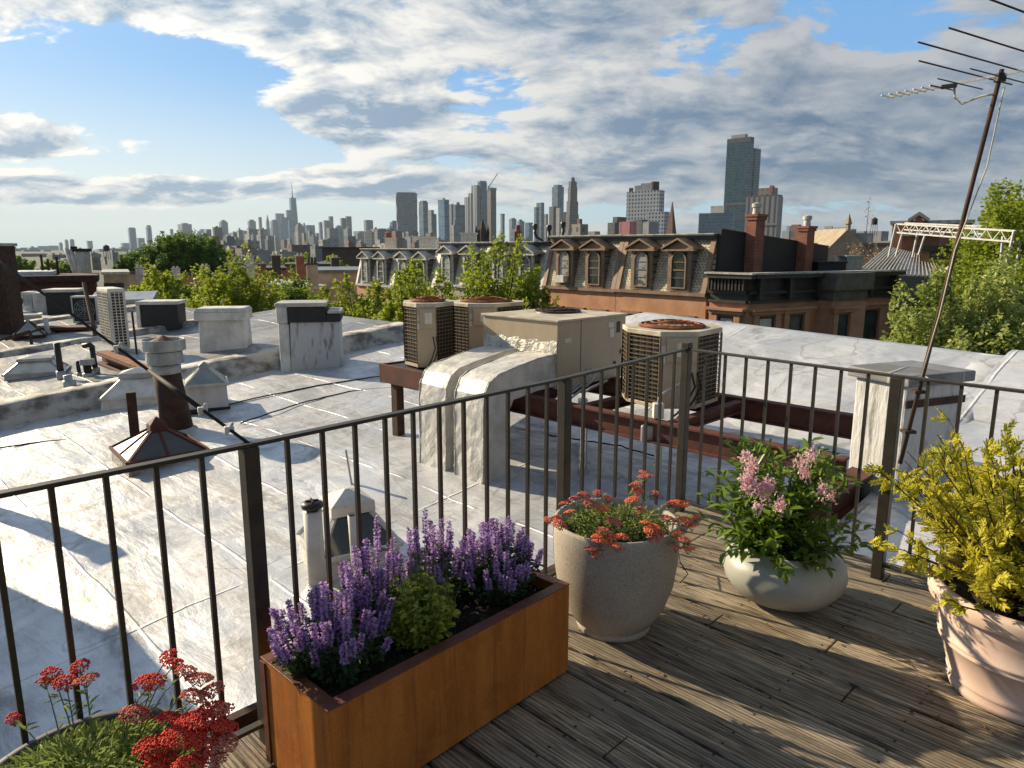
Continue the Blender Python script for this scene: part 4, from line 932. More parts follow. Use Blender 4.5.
def pl_loc(x, y, z=0): 
    c, s_ = math.cos(a_pl), math.sin(a_pl); return Vector((PL.x+x*c-y*s_, PL.y+x*s_+y*c, z))
def catmint(label, x, y, rx, ry, h, nst, seed, group='catmint clumps in the steel planter', purple=True, lean=(0,0), trail=True):
    rs=np.random.RandomState(seed)
    t = thing('catmint' , label, 'flowering plant', pl_loc(x,y,H_-.06), a_pl, group)
    stems=MB(); LP=[];LD=[];LN=[];LL=[]; FP=[];FD=[];FN=[];FL=[]; CP=[];CD=[];CN=[];CLn=[]
    for s_ in range(nst):
        a=rs.uniform(0,2*PI); r=math.sqrt(rs.rand()); b=np.array([rx*r*math.cos(a)*.55, ry*r*math.sin(a)*.55, 0])
        tipxy=np.array([rx*r*math.cos(a)+lean[0]*rs.rand(), ry*r*math.sin(a)+lean[1]*rs.rand()]); hh=h*(1-.40*r*r)*rs.uniform(.55,1.04)
        tip=np.array([tipxy[0],tipxy[1],hh]); mid=(b+tip)/2+np.array([tipxy[0]*.12,tipxy[1]*.12,hh*.08])
        pts=[]
        for i in range(9):
            f_=i/8; pts.append((1-f_)**2*b+2*f_*(1-f_)*mid+f_*f_*tip)
        stems.tube([Vector(p_) for p_ in pts[::2]],[.0022,.002,.0018,.0014,.001],4,False)
        fl0 = rs.uniform(.50,.66)
        nl=rs.randint(24,38)
        for i in range(nl):
            f_=rs.uniform(.05,fl0+.08); p_=(1-f_)**2*b+2*f_*(1-f_)*mid+f_*f_*tip
            d=np.array([rs.normal(),rs.normal(),rs.uniform(-.2,.7)]); LP.append(p_+d*.004); LD.append(d); LN.append([rs.normal()*.4,rs.normal()*.4,1]); LL.append(rs.uniform(.016,.030))
        if purple:
            nw=int(rs.randint(9,14))
            for w_ in range(nw):
                f_=fl0+(1-fl0)*w_/nw; p_=(1-f_)**2*b+2*f_*(1-f_)*mid+f_*f_*tip; wr=.0108*(1.15-.65*w_/nw)*rs.uniform(.7,1.25)
                for q_ in range(13):
                    aa=rs.uniform(0,2*PI); d=np.array([math.cos(aa),math.sin(aa),rs.uniform(-.3,.8)])
                    FP.append(p_+d*wr*rs.uniform(.2,.6)+np.array([0,0,rs.uniform(-.006,.006)])); FD.append(d); FN.append([rs.normal(),rs.normal(),rs.normal()]); FL.append(rs.uniform(.007,.0125))
                for q_ in range(5):
                    aa=rs.uniform(0,2*PI); d=np.array([math.cos(aa),math.sin(aa),.4]); CP.append(p_); CD.append(d); CN.append([rs.normal(),rs.normal(),rs.normal()]); CLn.append(rs.uniform(.007,.010))
    stems.build('stems', MT['stem'], t)
    A=lambda q_: unit(np.array(q_,float))
    LLa=np.array(LL); np_build('foliage',[leaf_arrays(np.array(LP),A(LD),A(LN),LLa,LLa*.68)], MT['leaf_mint'] if purple else MT['leaf_lime'], t)
    if purple:
        f=np.array(FL); np_build('flower_spikes',[quad_arrays(np.array(FP),A(FD),A(FN),f,f*.75)], MT['fl_purple'], t)
        f=np.array(CLn); np_build('calyces',[quad_arrays(np.array(CP),A(CD),A(CN),f,f*.6)], MT['fl_calyx'], t)
    return t
catmint('catmint clump with dense purple spikes at the near end of the steel planter', .17,.24,.21,.18,.32,84,21, lean=(-.02,0))
catmint('catmint with tall loose purple spikes behind the lime green plant', .40,.32,.17,.10,.42,48,22)
catmint('catmint with upright purple spikes in the middle back of the planter', .63,.30,.16,.10,.41,48,23)
catmint('dark purple catmint clump at the far end of the steel planter', .90,.22,.19,.16,.33,84,24)
tt = catmint('lime green bushy plant without flowers in the middle of the planter', .47,.17,.14,.13,.35,130,25, group=None, purple=False); tt.name='green_herb'; tt['category']='plant'

# ------------------------------------------------------------------ yarrow
def yarrow(name, label, loc, R, h, heads, mats, seed, leafm, nleaf=900, headr=(.016,.03), leafh=.5):
    rs=np.random.RandomState(seed); t=thing(name,label,'flowering plant',loc)
    stems=MB(); LP=[];LD=[];LN=[];LL=[]
    for (x,y,z,r) in heads:
        b=np.array([x*.35+rs.uniform(-.02,.02), y*.35+rs.uniform(-.02,.02), 0]); tip=np.array([x,y,z]); mid=(b+tip)/2+np.array([-x*.10,-y*.10,z*.25+.02])
        pts=[(1-f_)**2*b+2*f_*(1-f_)*mid+f_*f_*tip for f_ in (0,.25,.5,.75,1)]
        stems.tube([Vector(p_) for p_ in pts],[.0024,.0022,.0018,.0016,.0014],5,False)
        for i in range(rs.randint(10,18)):
            f_=rs.uniform(.1,.85); p_=(1-f_)**2*b+2*f_*(1-f_)*mid+f_*f_*tip; d=[rs.normal(),rs.normal(),rs.uniform(0,.9)]
            LP.append(p_);LD.append(d);LN.append([rs.normal()*.6,rs.normal()*.6,1]);LL.append(rs.uniform(.015,.035))
        # branching pedicels
        r*=1.28; P=[]; n=int(95*(r/.022)**2); 
        for i in range(n):
            rr=r*math.sqrt(rs.rand()); aa=rs.uniform(0,2*PI); P.append([rr*math.cos(aa), rr*math.sin(aa), .38*r*(1-(rr/r)**2)+rs.uniform(-.003,.002)])
        P=np.array(P)
        tl=rs.uniform(-.35,.35,2); P[:,2]+=P[:,0]*tl[0]+P[:,1]*tl[1]
        o=np_build('flower_head',[dots(P, rs.uniform(.0022,.0040,(n,)))], mats[rs.randint(len(mats))], t); o.location=(x,y,z+.004)
        for i in range(6):
            aa=i*PI/3; stems.tube([Vector(tip)-Vector((0,0,.02)),Vector((x+.6*r*math.cos(aa),y+.6*r*math.sin(aa),z+.003))],.0010,3,False)
    stems.build('stems', MT['stem'], t)
    for i in range(nleaf):
        a=rs.uniform(0,2*PI); rr=R*math.sqrt(rs.rand()); z=rs.uniform(-.02,1)*h*leafh*(1-.5*(rr/R)**2); d=[math.cos(a)*.8+rs.normal()*.5,math.sin(a)*.8+rs.normal()*.5,rs.uniform(0,1.1)]
        LP.append([rr*math.cos(a),rr*math.sin(a)-R*.12,z]);LD.append(d);LN.append([rs.normal()*.7,rs.normal()*.7,1]);LL.append(rs.uniform(.012,.036))
    A=lambda q_: unit(np.array(q_,float)); l=np.array(LL)
    np_build('foliage',[leaf_arrays(np.array(LP),A(LD),A(LN),l,l*.26)], leafm, t)
    return t
# black-rimmed pot, bottom left
BP = Vector((-1.03,1.53,0))
t = thing('dark_planter', 'dark grey round planter pot in the bottom left corner', 'pot', BP)
g=MB(); g.lathe([(0,.01),(.19,.01),(.20,.02),(.262,.33),(.285,.335),(.288,.365),(.283,.37),(.262,.37),(.258,.36),(.25,.27),(0,.27)],48); g.build('pot', M('dark_grey_plastic',(.08,.078,.074),(.05,.049,.046),.5,0,6), t, smooth=True)
g=MB(); g.lathe([(.252,.285),(.15,.295),(0,.30)],30); g.build('soil', MT['soil'], t)
hd=[]
def hp(u,v,z): 
    w=atz(u,v,z); return (w.x-BP.x, w.y-BP.y, z-.30)
for u,v,z,r in ((52,676,.52,.017),(66,684,.51,.020),(80,668,.55,.016),(86,681,.53,.020),(45,683,.50,.014),(14,720,.44,.012),(150,684,.55,.026),(168,657,.60,.014),(174,665,.60,.016),(186,672,.60,.016),(200,680,.58,.022),(196,698,.55,.022),(212,692,.55,.020),(220,712,.52,.022),(226,728,.50,.020),(136,716,.50,.024),(170,720,.50,.022),(196,722,.50,.034),(212,716,.52,.026),(184,738,.49,.034),(205,742,.48,.030),(154,748,.46,.030),(222,748,.47,.024),(214,762,.45,.020),(190,764,.45,.026),(160,771,.43,.030)):
    hd.append(hp(u,v,z)+(r,))
hd=[(a_,b_,c_,r_*1.22) for a_,b_,c_,r_ in hd]
yarrow('red_yarrow', 'red and faded pink yarrow in the dark pot at the bottom left', BP+Vector((0,0,.30)), .23, .22, hd, [MT['fl_red'],MT['fl_red'],MT['fl_redpink']], 31, MT['leaf_yarrow'], 7000, leafh=.72)

# speckled grey pot
def mat_stone(name, c1, c2, sp=.6):
    m, nt, out = newmat(name); k = N(nt); co = k.coord(); a=k.noise(co,170,3,.6); b=k.noise(co,3,5,.6); c=k.noise(co,70,3,.6)
    col=k.mix(k.rng(b,.35,.65),c2,c1); col=k.mix(k.math('MULTIPLY',k.rng(a,.52,.66),sp),col,(.14,.12,.10)); col=k.mix(k.math('MULTIPLY',k.rng(c,.55,.7),sp*.6),col,(.6,.57,.5))
    k.bsdf(out,col,.75,0,k.bump(a,.15,.002),.3); return m
MT['stone'] = mat_stone('speckled_stone', (.46,.41,.34), (.38,.34,.285))
GP = Vector((.452,2.92,0))
t = thing('stone_pot', 'tall speckled beige stone pot with coral flowers by the railing', 'pot', GP)
g=MB(); g.lathe([(0,.0),(.155,.0),(.163,.005),(.163,.022),(.158,.03),(.175,.045),(.222,.12),(.255,.22),(.270,.33),(.274,.43),(.272,.485),(.268,.497),(.260,.50),(.250,.495),(.245,.47),(.238,.40),(0,.40)],72); g.build('pot', MT['stone'], t, smooth=True)
g=MB(); g.lathe([(.240,.43),(.13,.445),(0,.45)],30); g.build('soil', MT['soil'], t)
rs=np.random.RandomState(8); hd=[]
def hp2(u,v,z,C_): w=atz(u,v,z); return (w.x-C_.x,w.y-C_.y,z-.45)
for u,v,z,r in ((574,500,.60,.018),(584,497,.62,.020),(590,505,.60,.020),(565,504,.58,.018),(560,526,.55,.020),(556,519,.56,.014),(598,494,.62,.014),(603,510,.58,.018),(608,499,.60,.014),(632,501,.62,.020),(636,486,.66,.020),(646,478,.68,.024),(638,492,.64,.018),(655,494,.64,.013),(644,474,.69,.016),(570,513,.58,.016),(605,533,.52,.026),(614,523,.54,.024),(611,540,.50,.024),(600,543,.50,.022),(590,550,.48,.018),(622,538,.50,.020),(617,548,.48,.022),(597,538,.51,.018),(652,530,.53,.024),(656,537,.51,.024),(646,524,.55,.016),(668,520,.56,.024),(673,504,.60,.022),(683,505,.60,.020),(684,522,.55,.022),(692,527,.53,.018),(684,541,.50,.018),(678,535,.51,.018),(688,550,.47,.020),(676,548,.48,.014),(548,521,.56,.014),(640,511,.58,.014),(696,518,.55,.012),(596,555,.46,.014)):
    hd.append(hp2(u,v,z,GP)+(r,))
hd=[(a_,b_,c_,r_*1.15) for a_,b_,c_,r_ in hd]
yarrow('coral_yarrow', 'coral orange flowers spilling over the speckled stone pot', GP+Vector((0,0,.45)), .20, .20, hd, [MT['fl_coral'],MT['fl_coral'],MT['fl_redpink']], 33, MT['leaf_yarrow'], 1300, leafh=.42)
t = thing('wire_stake', 'thin bent black wire between the stone pot and the bowl planter', 'wire', (0,0,0)); g=MB(); g.tube([atz(678,548,.10),atz(680,562,.10),atz(688,574,.04),atz(680,583,.01)],.003,5); g.tube([atz(680,548,.12),atz(700,536,.12),atz(706,533,.12)],.003,5); g.build('wire', MT['wire'], t)

# bowl with lilac
MT['bowl'] = M('sage_glazed_concrete', (.44,.45,.41), (.36,.37,.34), .45, 0, 3, bump=.05, bscale=12, fine=.1)
BW = Vector((1.30,3.17,0)); t = thing('bowl_planter', 'low rounded sage grey bowl planter holding the lilac shrub', 'pot', BW)
g=MB(); g.lathe([(0,.0),(.12,.0),(.145,.006),(.22,.04),(.268,.10),(.28,.145),(.272,.19),(.245,.225),(.215,.243),(.195,.250),(.188,.262),(.180,.268),(.172,.262),(.168,.24),(.165,.20),(0,.20)],72); g.build('pot', MT['bowl'], t, smooth=True)
g=MB(); g.lathe([(.166,.215),(.1,.225),(0,.23)],30); g.build('soil', MT['soil'], t)
g=MB(); g.lathe([(.135,.215),(.145,.262),(.150,.265),(.150,.258),(.140,.215)],36,-.015,-.01); g.build('liner', MT['black'], t, smooth=True)
def shrub(name, label, cat, loc, stems_n, R, h, leafm, leafL, leafW, nper, seed, shape, lean=(0,0,0), twigr=.004, leafstart=.25):
    rs=np.random.RandomState(seed); t=thing(name,label,cat,loc); st=MB(); LP=[];LD=[];LN=[];LL=[]; tips=[]
    for s_ in range(stems_n):
        tip=np.array(shape(rs)); b=np.array([rs.uniform(-.03,.03),rs.uniform(-.03,.03),0]); mid=(b+tip)*.5+np.array([-tip[0]*.08,-tip[1]*.08,.10*tip[2]])+rs.normal(size=3)*.02
        q=lambda f_: (1-f_)**2*b+2*f_*(1-f_)*mid+f_*f_*tip
        st.tube([Vector(q(i/5)) for i in range(6)],[twigr*(1-.14*i) for i in range(6)],5,False); tips.append((tip,unit((tip-mid)[None])[0]))
        dirs=unit((tip-mid)[None])[0]
        for i in range(nper):
            f_=leafstart+(1-leafstart)*(i+.5)/nper; p_=q(f_); a=(i%2)*PI+i*1.3+rs.normal()*.3; side=np.cross(dirs,[0,0,1]); side/=np.linalg.norm(side)+1e-9; oth=np.cross(dirs,side)
            d=dirs*rs.uniform(.5,1.0)+(side*math.cos(a)+oth*math.sin(a))*rs.uniform(.7,1.1)+np.array([0,0,.10]); LP.append(p_);LD.append(d);LN.append(np.cross(np.cross(d,[0,0,1]),d)+rs.normal(size=3)*.25);LL.append(leafL*rs.uniform(.6,1.15))
    st.build('stems', MT['twig'], t); A=lambda q_: unit(np.array(q_,float)); l=np.array(LL)
    np_build('foliage',[leaf_arrays(np.array(LP),A(LD),A(LN),l,l*leafW)], leafm, t)
    return t, tips
def dome(R,h,zlo=.1,up=.0,ex=(1,1)):
    def f_(rs):
        a=rs.uniform(0,2*PI); z=rs.uniform(zlo,1.0); r=R*math.sqrt(max(0,1-((z-.35)/.75)**2))*rs.uniform(.45,1.0); return [r*math.cos(a)*ex[0]+up*0, r*math.sin(a)*ex[1], h*z*rs.uniform(.85,1.05)]
    return f_
LL_ = Vector((BW.x-.07,BW.y-.01,.23))
t,_ = shrub('lilac_shrub','leafy green dwarf lilac with pale pink blossom in the bowl planter','shrub',LL_,135,.34,.50,MT['leaf_lilac'],.062,.50,14,41,dome(.43,.57,.10),leafstart=.22)
rs=np.random.RandomState(42)
for (u,v,dy,n,r) in ((748,482,-.40,190,.034),(766,488,-.42,150,.028),(752,464,-.34,70,.024),(757,507,-.42,40,.018),(781,505,-.40,50,.020),(802,464,-.34,60,.026),(812,455,-.28,56,.024),(806,474,-.34,46,.022),(822,490,-.32,44,.020),(832,496,-.25,40,.022),(744,456,-.28,36,.018)):
    c=at(u,v,LL_.y+dy)-LL_; P=rs.normal(size=(n,3))*np.array([r*.55,r*.55,r*.8])+np.array(c)
    d=unit(rs.normal(size=(n*3,3))); nn=unit(rs.normal(size=(n*3,3))); l=rs.uniform(.008,.014,n*3)
    np_build('blossom',[quad_arrays(np.repeat(P,3,0),d,nn,l,l*.7)], MT['fl_pink'], t)

# terracotta pot with golden cypress
def mat_terra():
    m, nt, out = newmat('pale_terracotta'); k = N(nt); co = k.coord(); b=k.noise(co,4,6,.65); c=k.noise(k.map(co,(1,1,.3)),9,6,.6)
    col=k.mix(k.rng(b,.35,.65),(.66,.47,.39),(.74,.58,.50)); col=k.mix(k.math('MULTIPLY',k.rng(c,.5,.68),.45),col,(.62,.50,.42))
    k.bsdf(out,col,.8,0,k.bump(k.noise(co,60,4,.6),.12,.002),.3); return m
MT['terra'] = mat_terra()
TP = Vector((1.92,2.42,0)); t = thing('terracotta_pot', 'pale pink terracotta pot with raised bands at the right edge', 'pot', TP)
g=MB(); g.lathe([(0,0),(.225,0),(.238,.008),(.243,.03),(.237,.045),(.243,.055),(.246,.062),(.243,.07),(.258,.12),(.277,.185),(.285,.19),(.288,.198),(.283,.205),(.290,.212),(.292,.22),(.286,.226),(.298,.29),(.306,.335),(.308,.345),(.330,.350),(.336,.36),(.338,.40),(.332,.415),(.315,.42),(.300,.415),(.292,.395),(.285,.33),(0,.33)],80); g.build('pot', MT['terra'], t, smooth=True)
g=MB(); g.lathe([(.287,.355),(.15,.37),(0,.375)],30); g.build('soil', MT['soil'], t)
def gold_shape(rs):
    a=rs.uniform(0,2*PI); z=rs.uniform(.24,1.0); r=.56*math.sqrt(max(0,1-((z-.55)/.70)**2))*rs.uniform(.4,1.05); x=r*math.cos(a)
    if rs.rand()<.15: x-= .08
    return [x, r*math.sin(a), .62*z*rs.uniform(.8,1.08)]
def cypress(name,label,loc,n,seed):
    rs=np.random.RandomState(seed); t=thing(name,label,'shrub',loc); st=MB(); LP=[];LD=[];LN=[];LL=[]
    for s_ in range(n):
        tip=np.array(gold_shape(rs)); b=np.array([rs.uniform(-.04,.04),rs.uniform(-.04,.04),0]); mid=(b+tip)*.5+np.array([tip[0]*.05,tip[1]*.05,-.03+.05*tip[2]])+rs.normal(size=3)*.03
        q=lambda f_: (1-f_)**2*b+2*f_*(1-f_)*mid+f_*f_*tip
        st.tube([Vector(q(i/5)) for i in range(6)],[.006*(1-.15*i) for i in range(6)],5,False)
        for j in range(rs.randint(8,13)):
            f_=rs.uniform(.45,1.0); p_=q(f_); d=unit((tip-mid+rs.normal(size=3)*.34+np.array([0,0,-.02]))[None])[0]; L=rs.uniform(.035,.07); side=unit(np.cross(d,rs.normal(size=3))[None])[0]; nn=np.cross(side,d)
            st.tube([Vector(p_),Vector(p_+d*L)],[.0018,.0008],3,False)
            for i in range(11):
                g_=(i+1)/11; sg=1 if i%2 else -1; pp=p_+d*L*g_; dd=d*.8+side*sg*.75*(1-.4*g_)+rs.normal(size=3)*.12
                LP.append(pp);LD.append(dd);LN.append(nn+rs.normal(size=3)*.3);LL.append((.026*(1-.5*g_)+.006)*rs.uniform(.8,1.2))
                LP.append(pp+dd*.010);LD.append(dd+nn*rs.normal()*.6);LN.append(side+rs.normal(size=3)*.3);LL.append(.011*rs.uniform(.7,1.2))
    st.build('stems', MT['twig'], t); A=lambda q_: unit(np.array(q_,float)); l=np.array(LL)
    np_build('foliage',[leaf_arrays(np.array(LP),A(LD),A(LN),l,l*.36)], MT['leaf_gold'], t); return t
cypress('golden_cypress','bright yellow feathery conifer spreading from the terracotta pot',TP+Vector((-.03,0.0,.37)),230,51)
# ------------------------------------------------------------------ the row across the street
MT['shingle'] = mat_scales('fish_scale_shingle', (.74,.64,.45), (.48,.41,.28), .2)
MT['shingle_pale'] = mat_scales('pale_slate_shingle', (.76,.72,.63), (.60,.57,.50), .2)
MT['stucco'] = M('brown_stucco', (.58,.31,.17), (.44,.22,.12), .85, 0, .8, bump=.2, bscale=6)
MT['brownstone'] = M('brownstone', (.50,.28,.175), (.37,.20,.125), .85, 0, .9, bump=.2, bscale=6)
MT['trim_brown'] = M('brown_painted_trim', (.30,.19,.12), (.20,.125,.08), .6, 0, 3)
MT['trim_dark'] = M('dark_cornice_paint', (.045,.042,.04), (.03,.028,.026), .5, 0, 3)
MT['trim_grey'] = M('weathered_cornice_metal', (.60,.58,.53), (.36,.35,.32), .5, .1, 3)
MT['cream'] = M('cream_stucco', (.50,.44,.34), (.38,.33,.25), .85, 0, .7)
MT['brick'] = mat_brick('red_brick', (.36,.10,.045), (.26,.07,.035), (.30,.26,.22))
MT['membrane'] = M('charcoal_membrane_wall', (.028,.029,.028), (.022,.023,.022), .7, 0, 1.2)
MT['seam'] = M('standing_seam_metal', (.16,.17,.18), (.13,.135,.14), .35, .5, 2)
A0_ = Vector((9.52,35.0,0)); dv = Vector((-.6545,.756,0)); HR = math.atan2(.756,-.6545); HW = 5.82
def fl(x, y, z=0):  # local facade frame -> world
    nv = Vector((-.756,-.6545,0)); return A0_+dv*x+nv*y+Vector((0,0,z))
def arch_pts(cx, w, z0, z1, n=8):
    r=w/2; pts=[(cx-r,z0),(cx+r,z0)]; 
    for i in range(n+1): a=PI*i/n; pts.append((cx+r*math.cos(a), z1-r+r*math.sin(a)))
    return pts
def window(t, g_y, cx, z0, z1, w, frame, pane, arch=True, fr=.09, ac=False):
    o=arch_pts(cx,w,z0,z1) if arch else [(cx-w/2,z0),(cx+w/2,z0),(cx+w/2,z1),(cx-w/2,z1)]
    i_=arch_pts(cx,w-2*fr,z0+fr,z1-fr) if arch else [(cx-w/2+fr,z0+fr),(cx+w/2-fr,z0+fr),(cx+w/2-fr,z1-fr),(cx-w/2+fr,z1-fr)]
    n=len(o); g=MB(); vs=[(x,g_y,z) for x,z in o]+[(x,g_y,z) for x,z in i_]+[(x,g_y-.12,z) for x,z in i_]+[(x,g_y-.12,z) for x,z in o]
    fs=[]
    for a in range(n):
        b=(a+1)%n; fs+=[(a,b,n+b,n+a),(n+a,n+b,2*n+b,2*n+a),(3*n+a,3*n+b,b,a)]
    g.add(vs,fs); f=g.build('window',frame,t)
    g=MB(); g.add([(x,g_y-.07,z) for x,z in i_],[tuple(range(n))]); g.build('pane',pane,f)
    g=MB(); zc=(z0+z1)/2; g.b2(cx-w/2+fr,cx+w/2-fr,g_y-.065,g_y-.03,zc-.025,zc+.025)
    if w>.8: g.b2(cx-w/2+fr,cx+w/2-fr,g_y-.065,g_y-.04,zc+.38,zc+.41); g.b2(cx-w/2+fr,cx+w/2-fr,g_y-.065,g_y-.04,zc-.41,zc-.38)
    g.build('sash',frame,f)
    if ac: g=MB(); g.b2(cx-.32,cx+.32,g_y-.1,g_y+.28,z0+.08,z0+.48); g.build('window_unit',MT['offwhite'],f,bevel=.01)
    return f
def mansard(label, n, W0, top, eave, mr, mw, mt_, dorm, dz0=.1, chim=(), dark=False, group='mansard houses across the street', acs=(), windows=True):
    t = thing('mansard_house', label, 'row house', fl(n*HW,0), HR, group)
    g=MB(); g.b2(0,W0,-10.5,0,-14,eave-.12); g.build('wall', mw, t)
    sb=.75; g=MB(); g.hexa([(0,-10.5,eave-.12),(W0,-10.5,eave-.12),(W0,-.03,eave-.12),(0,-.03,eave-.12)],[(0,-10.5,top-1.2),(W0,-10.5,top-1.2),(W0,-sb,top-.2),(0,-sb,top-.2)]); g.build('mansard_roof', mr, t)
    g=MB(); g.b2(-.02,W0-.01,-.10,.16,eave-.22,eave-.05); g.build('eave_trim', mt_, t)
    g=MB(); g.b2(-.01,W0-.02,-sb-.25,-sb+.22,top-.24,top-.07); g.b2(-.01,W0-.02,-sb-.25,-sb+.34,top-.07,top); g.build('cornice', MT['trim_dark'] , t)
    g=MB(); g.b2(-.01,W0-.02,-sb-.3,-sb+.36,top,top+.05); g.build('coping', MT['trim_grey'], t)
    for x in (0,W0-.28):
        g=MB(); g.hexa([(x,-.1,eave-.1),(x+.28,-.1,eave-.1),(x+.28,.10,eave-.1),(x,.10,eave-.1)],[(x,-sb-.1,top-.2),(x+.28,-sb-.1,top-.2),(x+.28,-sb+.12,top-.2),(x,-sb+.12,top-.2)]); g.build('pilaster', mt_, t)
    for ci,cx in enumerate(dorm):
        w=1.35; z0=eave+dz0; z1=top-.85
        g=MB(); g.hexa([(cx-w/2,-1.0,z0),(cx+w/2,-1.0,z0),(cx+w/2,.0,z0),(cx-w/2,.0,z0)],[(cx-w/2,-1.0,z1+.1),(cx+w/2,-1.0,z1+.1),(cx+w/2,.0,z1+.1),(cx-w/2,.0,z1+.1)]); d=g.build('dormer', MT['cheek'], t)
        f_=MB(); 
        # front frame with pediment
        f_.b2(cx-w/2-.02,cx-w/2+.22,-.02,.08,z0-.05,z1+.1); f_.b2(cx+w/2-.22,cx+w/2+.02,-.02,.08,z0-.05,z1+.1); f_.b2(cx-w/2-.02,cx+w/2+.02,-.02,.10,z0-.12,z0-.02)
        f_.b2(cx-w/2+.2,cx+w/2-.2,-.02,.05,z1-.02,z1+.1)
        f_.build('dormer_frame', mt_, d)
        pr=MB(); pk=z1+.62; e=.30
        pr.hexa([(cx-w/2-e,-1.1,z1+.12),(cx,-1.1,pk-.03),(cx,.34,pk-.03),(cx-w/2-e,.34,z1+.12)],[(cx-w/2-e,-1.1,z1+.22),(cx,-1.1,pk+.07),(cx,.34,pk+.07),(cx-w/2-e,.34,z1+.22)])
        pr.hexa([(cx,-1.1,pk-.03),(cx+w/2+e,-1.1,z1+.12),(cx+w/2+e,.34,z1+.12),(cx,.34,pk-.03)],[(cx,-1.1,pk+.07),(cx+w/2+e,-1.1,z1+.22),(cx+w/2+e,.34,z1+.22),(cx,.34,pk+.07)])
        pr.prof([(cx-w/2-.2,z1+.08),(cx+w/2+.2,z1+.08),(cx,pk-.06)],-.0,.14); pr.b2(cx-w/2-e,cx+w/2+e,.0,.30,z1+.04,z1+.13)
        pr.build('pediment', mt_, d)
        fw=window(t,.17,cx,z0+.02,z1+.02,w-.42,mt_,MT['pane'] if ci%2==0 else MT['blind2'],True,.07,ac=(ci in acs))
    if windows:
        for cx in (W0*.2,W0*.5,W0*.8):
            window(t,.02,cx,eave-3.3,eave-1.35,.95,mt_,MT['pane'],False,.08)
            g=MB(); g.b2(cx-.65,cx+.65,.0,.16,eave-1.34,eave-1.2); g.build('lintel', mt_, t)
    for cx,cy,cw,h,mm,pot in chim:
        g=MB(); g.b2(cx,cx+cw,cy,cy+.6,top-1.5,top+h); c_=g.build('chimney', mm, t)
        g=MB(); g.b2(cx-.05,cx+cw+.05,cy-.05,cy+.65,top+h,top+h+.1); g.build('chimney_cap', MT['trim_grey'], c_)
        for i in range(pot): g=MB(); x=cx+cw*(i+.5)/pot; g.lathe([(.13,0),(.11,.35),(.18,.36),(.16,.6),(.0,.6)],12,x,cy+.3,top+h+.1); g.build('chimney_pot', MT['black'], c_)
    return t
MT['cheek'] = mat_scales('grey_slate_cheek', (.20,.19,.17), (.11,.105,.095), .28)
MT['blind2'] = M('pane_with_blind', (.34,.36,.36), (.10,.12,.12), .25, 0, 1.1, (1,1,2.2), lohi=(.45,.5), fine=0)
mansard('brown mansard house with tan scale shingles next to the black membrane wall', 0, HW-.03, 2.34, -.46, MT['shingle'], MT['stucco'], MT['trim_brown'], (1.62,4.02))
mansard('brown mansard house with tan shingles and a window air conditioner', 1, HW-.03, 2.36, -.50, MT['shingle'], MT['stucco'], MT['trim_brown'], (1.55,3.95), acs=(1,))
mansard('pale mansard house with black stovepipe vents, right of the stone church spire', 2, HW-.03, 2.05, -.8, MT['shingle_pale'], MT['cream'], MT['trim_grey'], (1.5,4.1))
mansard('mansard house half hidden by the bright street tree, below the construction crane', 3, HW-.03, 2.05, -.8, MT['shingle_pale'], MT['cream'], MT['trim_grey'], (1.5,4.1))
mansard('cream mansard house with a white roof box on the right half of its roof', 4, HW-.03, 1.62, -1.1, MT['shingle_pale'], MT['stucco'], MT['trim_grey'], (1.5,4.1))
mansard('leftmost cream mansard house with white window surrounds and red brick side', 5, HW-.03, 1.62, -1.2, MT['shingle_pale'], MT['stucco'], MT['trim_grey'], (1.5,4.1))
# roof boxes, stovepipes
def roofbox(u0,u1,vt,vb,Y,m,label,name='roof_box',cat='roof box',cap=None):
    a=at(u0,vb,Y); b=at(u1,vb,Y); T=at(u0,vt,Y); t=thing(name,label,cat,(a.x,Y,a.z-.4)); w=b.x-a.x; h=T.z-a.z+.4
    g=MB(); g.b2(0,w,0,max(1.5,w*.6),0,h-.06); g.build('wall',m,t); g=MB(); g.b2(-.08,w+.08,-.08,max(1.5,w*.6)+.08,h-.06,h+.03); g.build('cap',cap or MT['offwhite'],t); return t,w,h
roofbox(385,394,238,249,66,MT['white'],'small white roof box with a red vent above the leftmost mansard houses',cap=MT['white']); 
c=at(388,238,66.3); t=thing('roof_vent','red vent on top of the small white roof box','vent',c); g=MB(); g.lathe([(.28,-.05),(.28,.45),(.35,.47),(.0,.6)],12); g.build('cowl',MT['brick'],t)
roofbox(419,434,237,248,58,MT['white'],'larger white roof box above the cream mansard house')
roofbox(461,476,233,245,52,MT['white'],'white roof box just left of the dark stone church spire')
for i,(u,vt,Y,lb) in enumerate(((535,224,44,'left of the three black stovepipe vents on the pale mansard roof'),(549,225,42,'middle one of the three black stovepipe vents'),(563,222,42,'right black stovepipe vent with an elbow beside the brown block'))):
    vb=241; Y+=4; c=at(u,vb,Y); h=at(u,vt,Y).z-c.z; t=thing('stovepipe',lb,'vent pipe',c,0,'black stovepipe vents'); g=MB()
    if i==1: g.tube([(0,0,-.3),(0,0,h-.35)],.10,10); 
    else: g.tube([(-.5 if i==2 else .5,0,-.3),(-.5 if i==2 else .5,0,.0),(-.1 if i==2 else .1,0,.25),(0,0,.5),(0,0,h-.35)],.10,10)
    g.build('pipe',MT['black'],t,smooth=True); g=MB(); g.lathe([(.11,h-.36),(.17,h-.3),(.17,h-.12),(.20,h-.1),(.15,h),(0,h+.02)],14); g.build('cap',MT['black'],t)
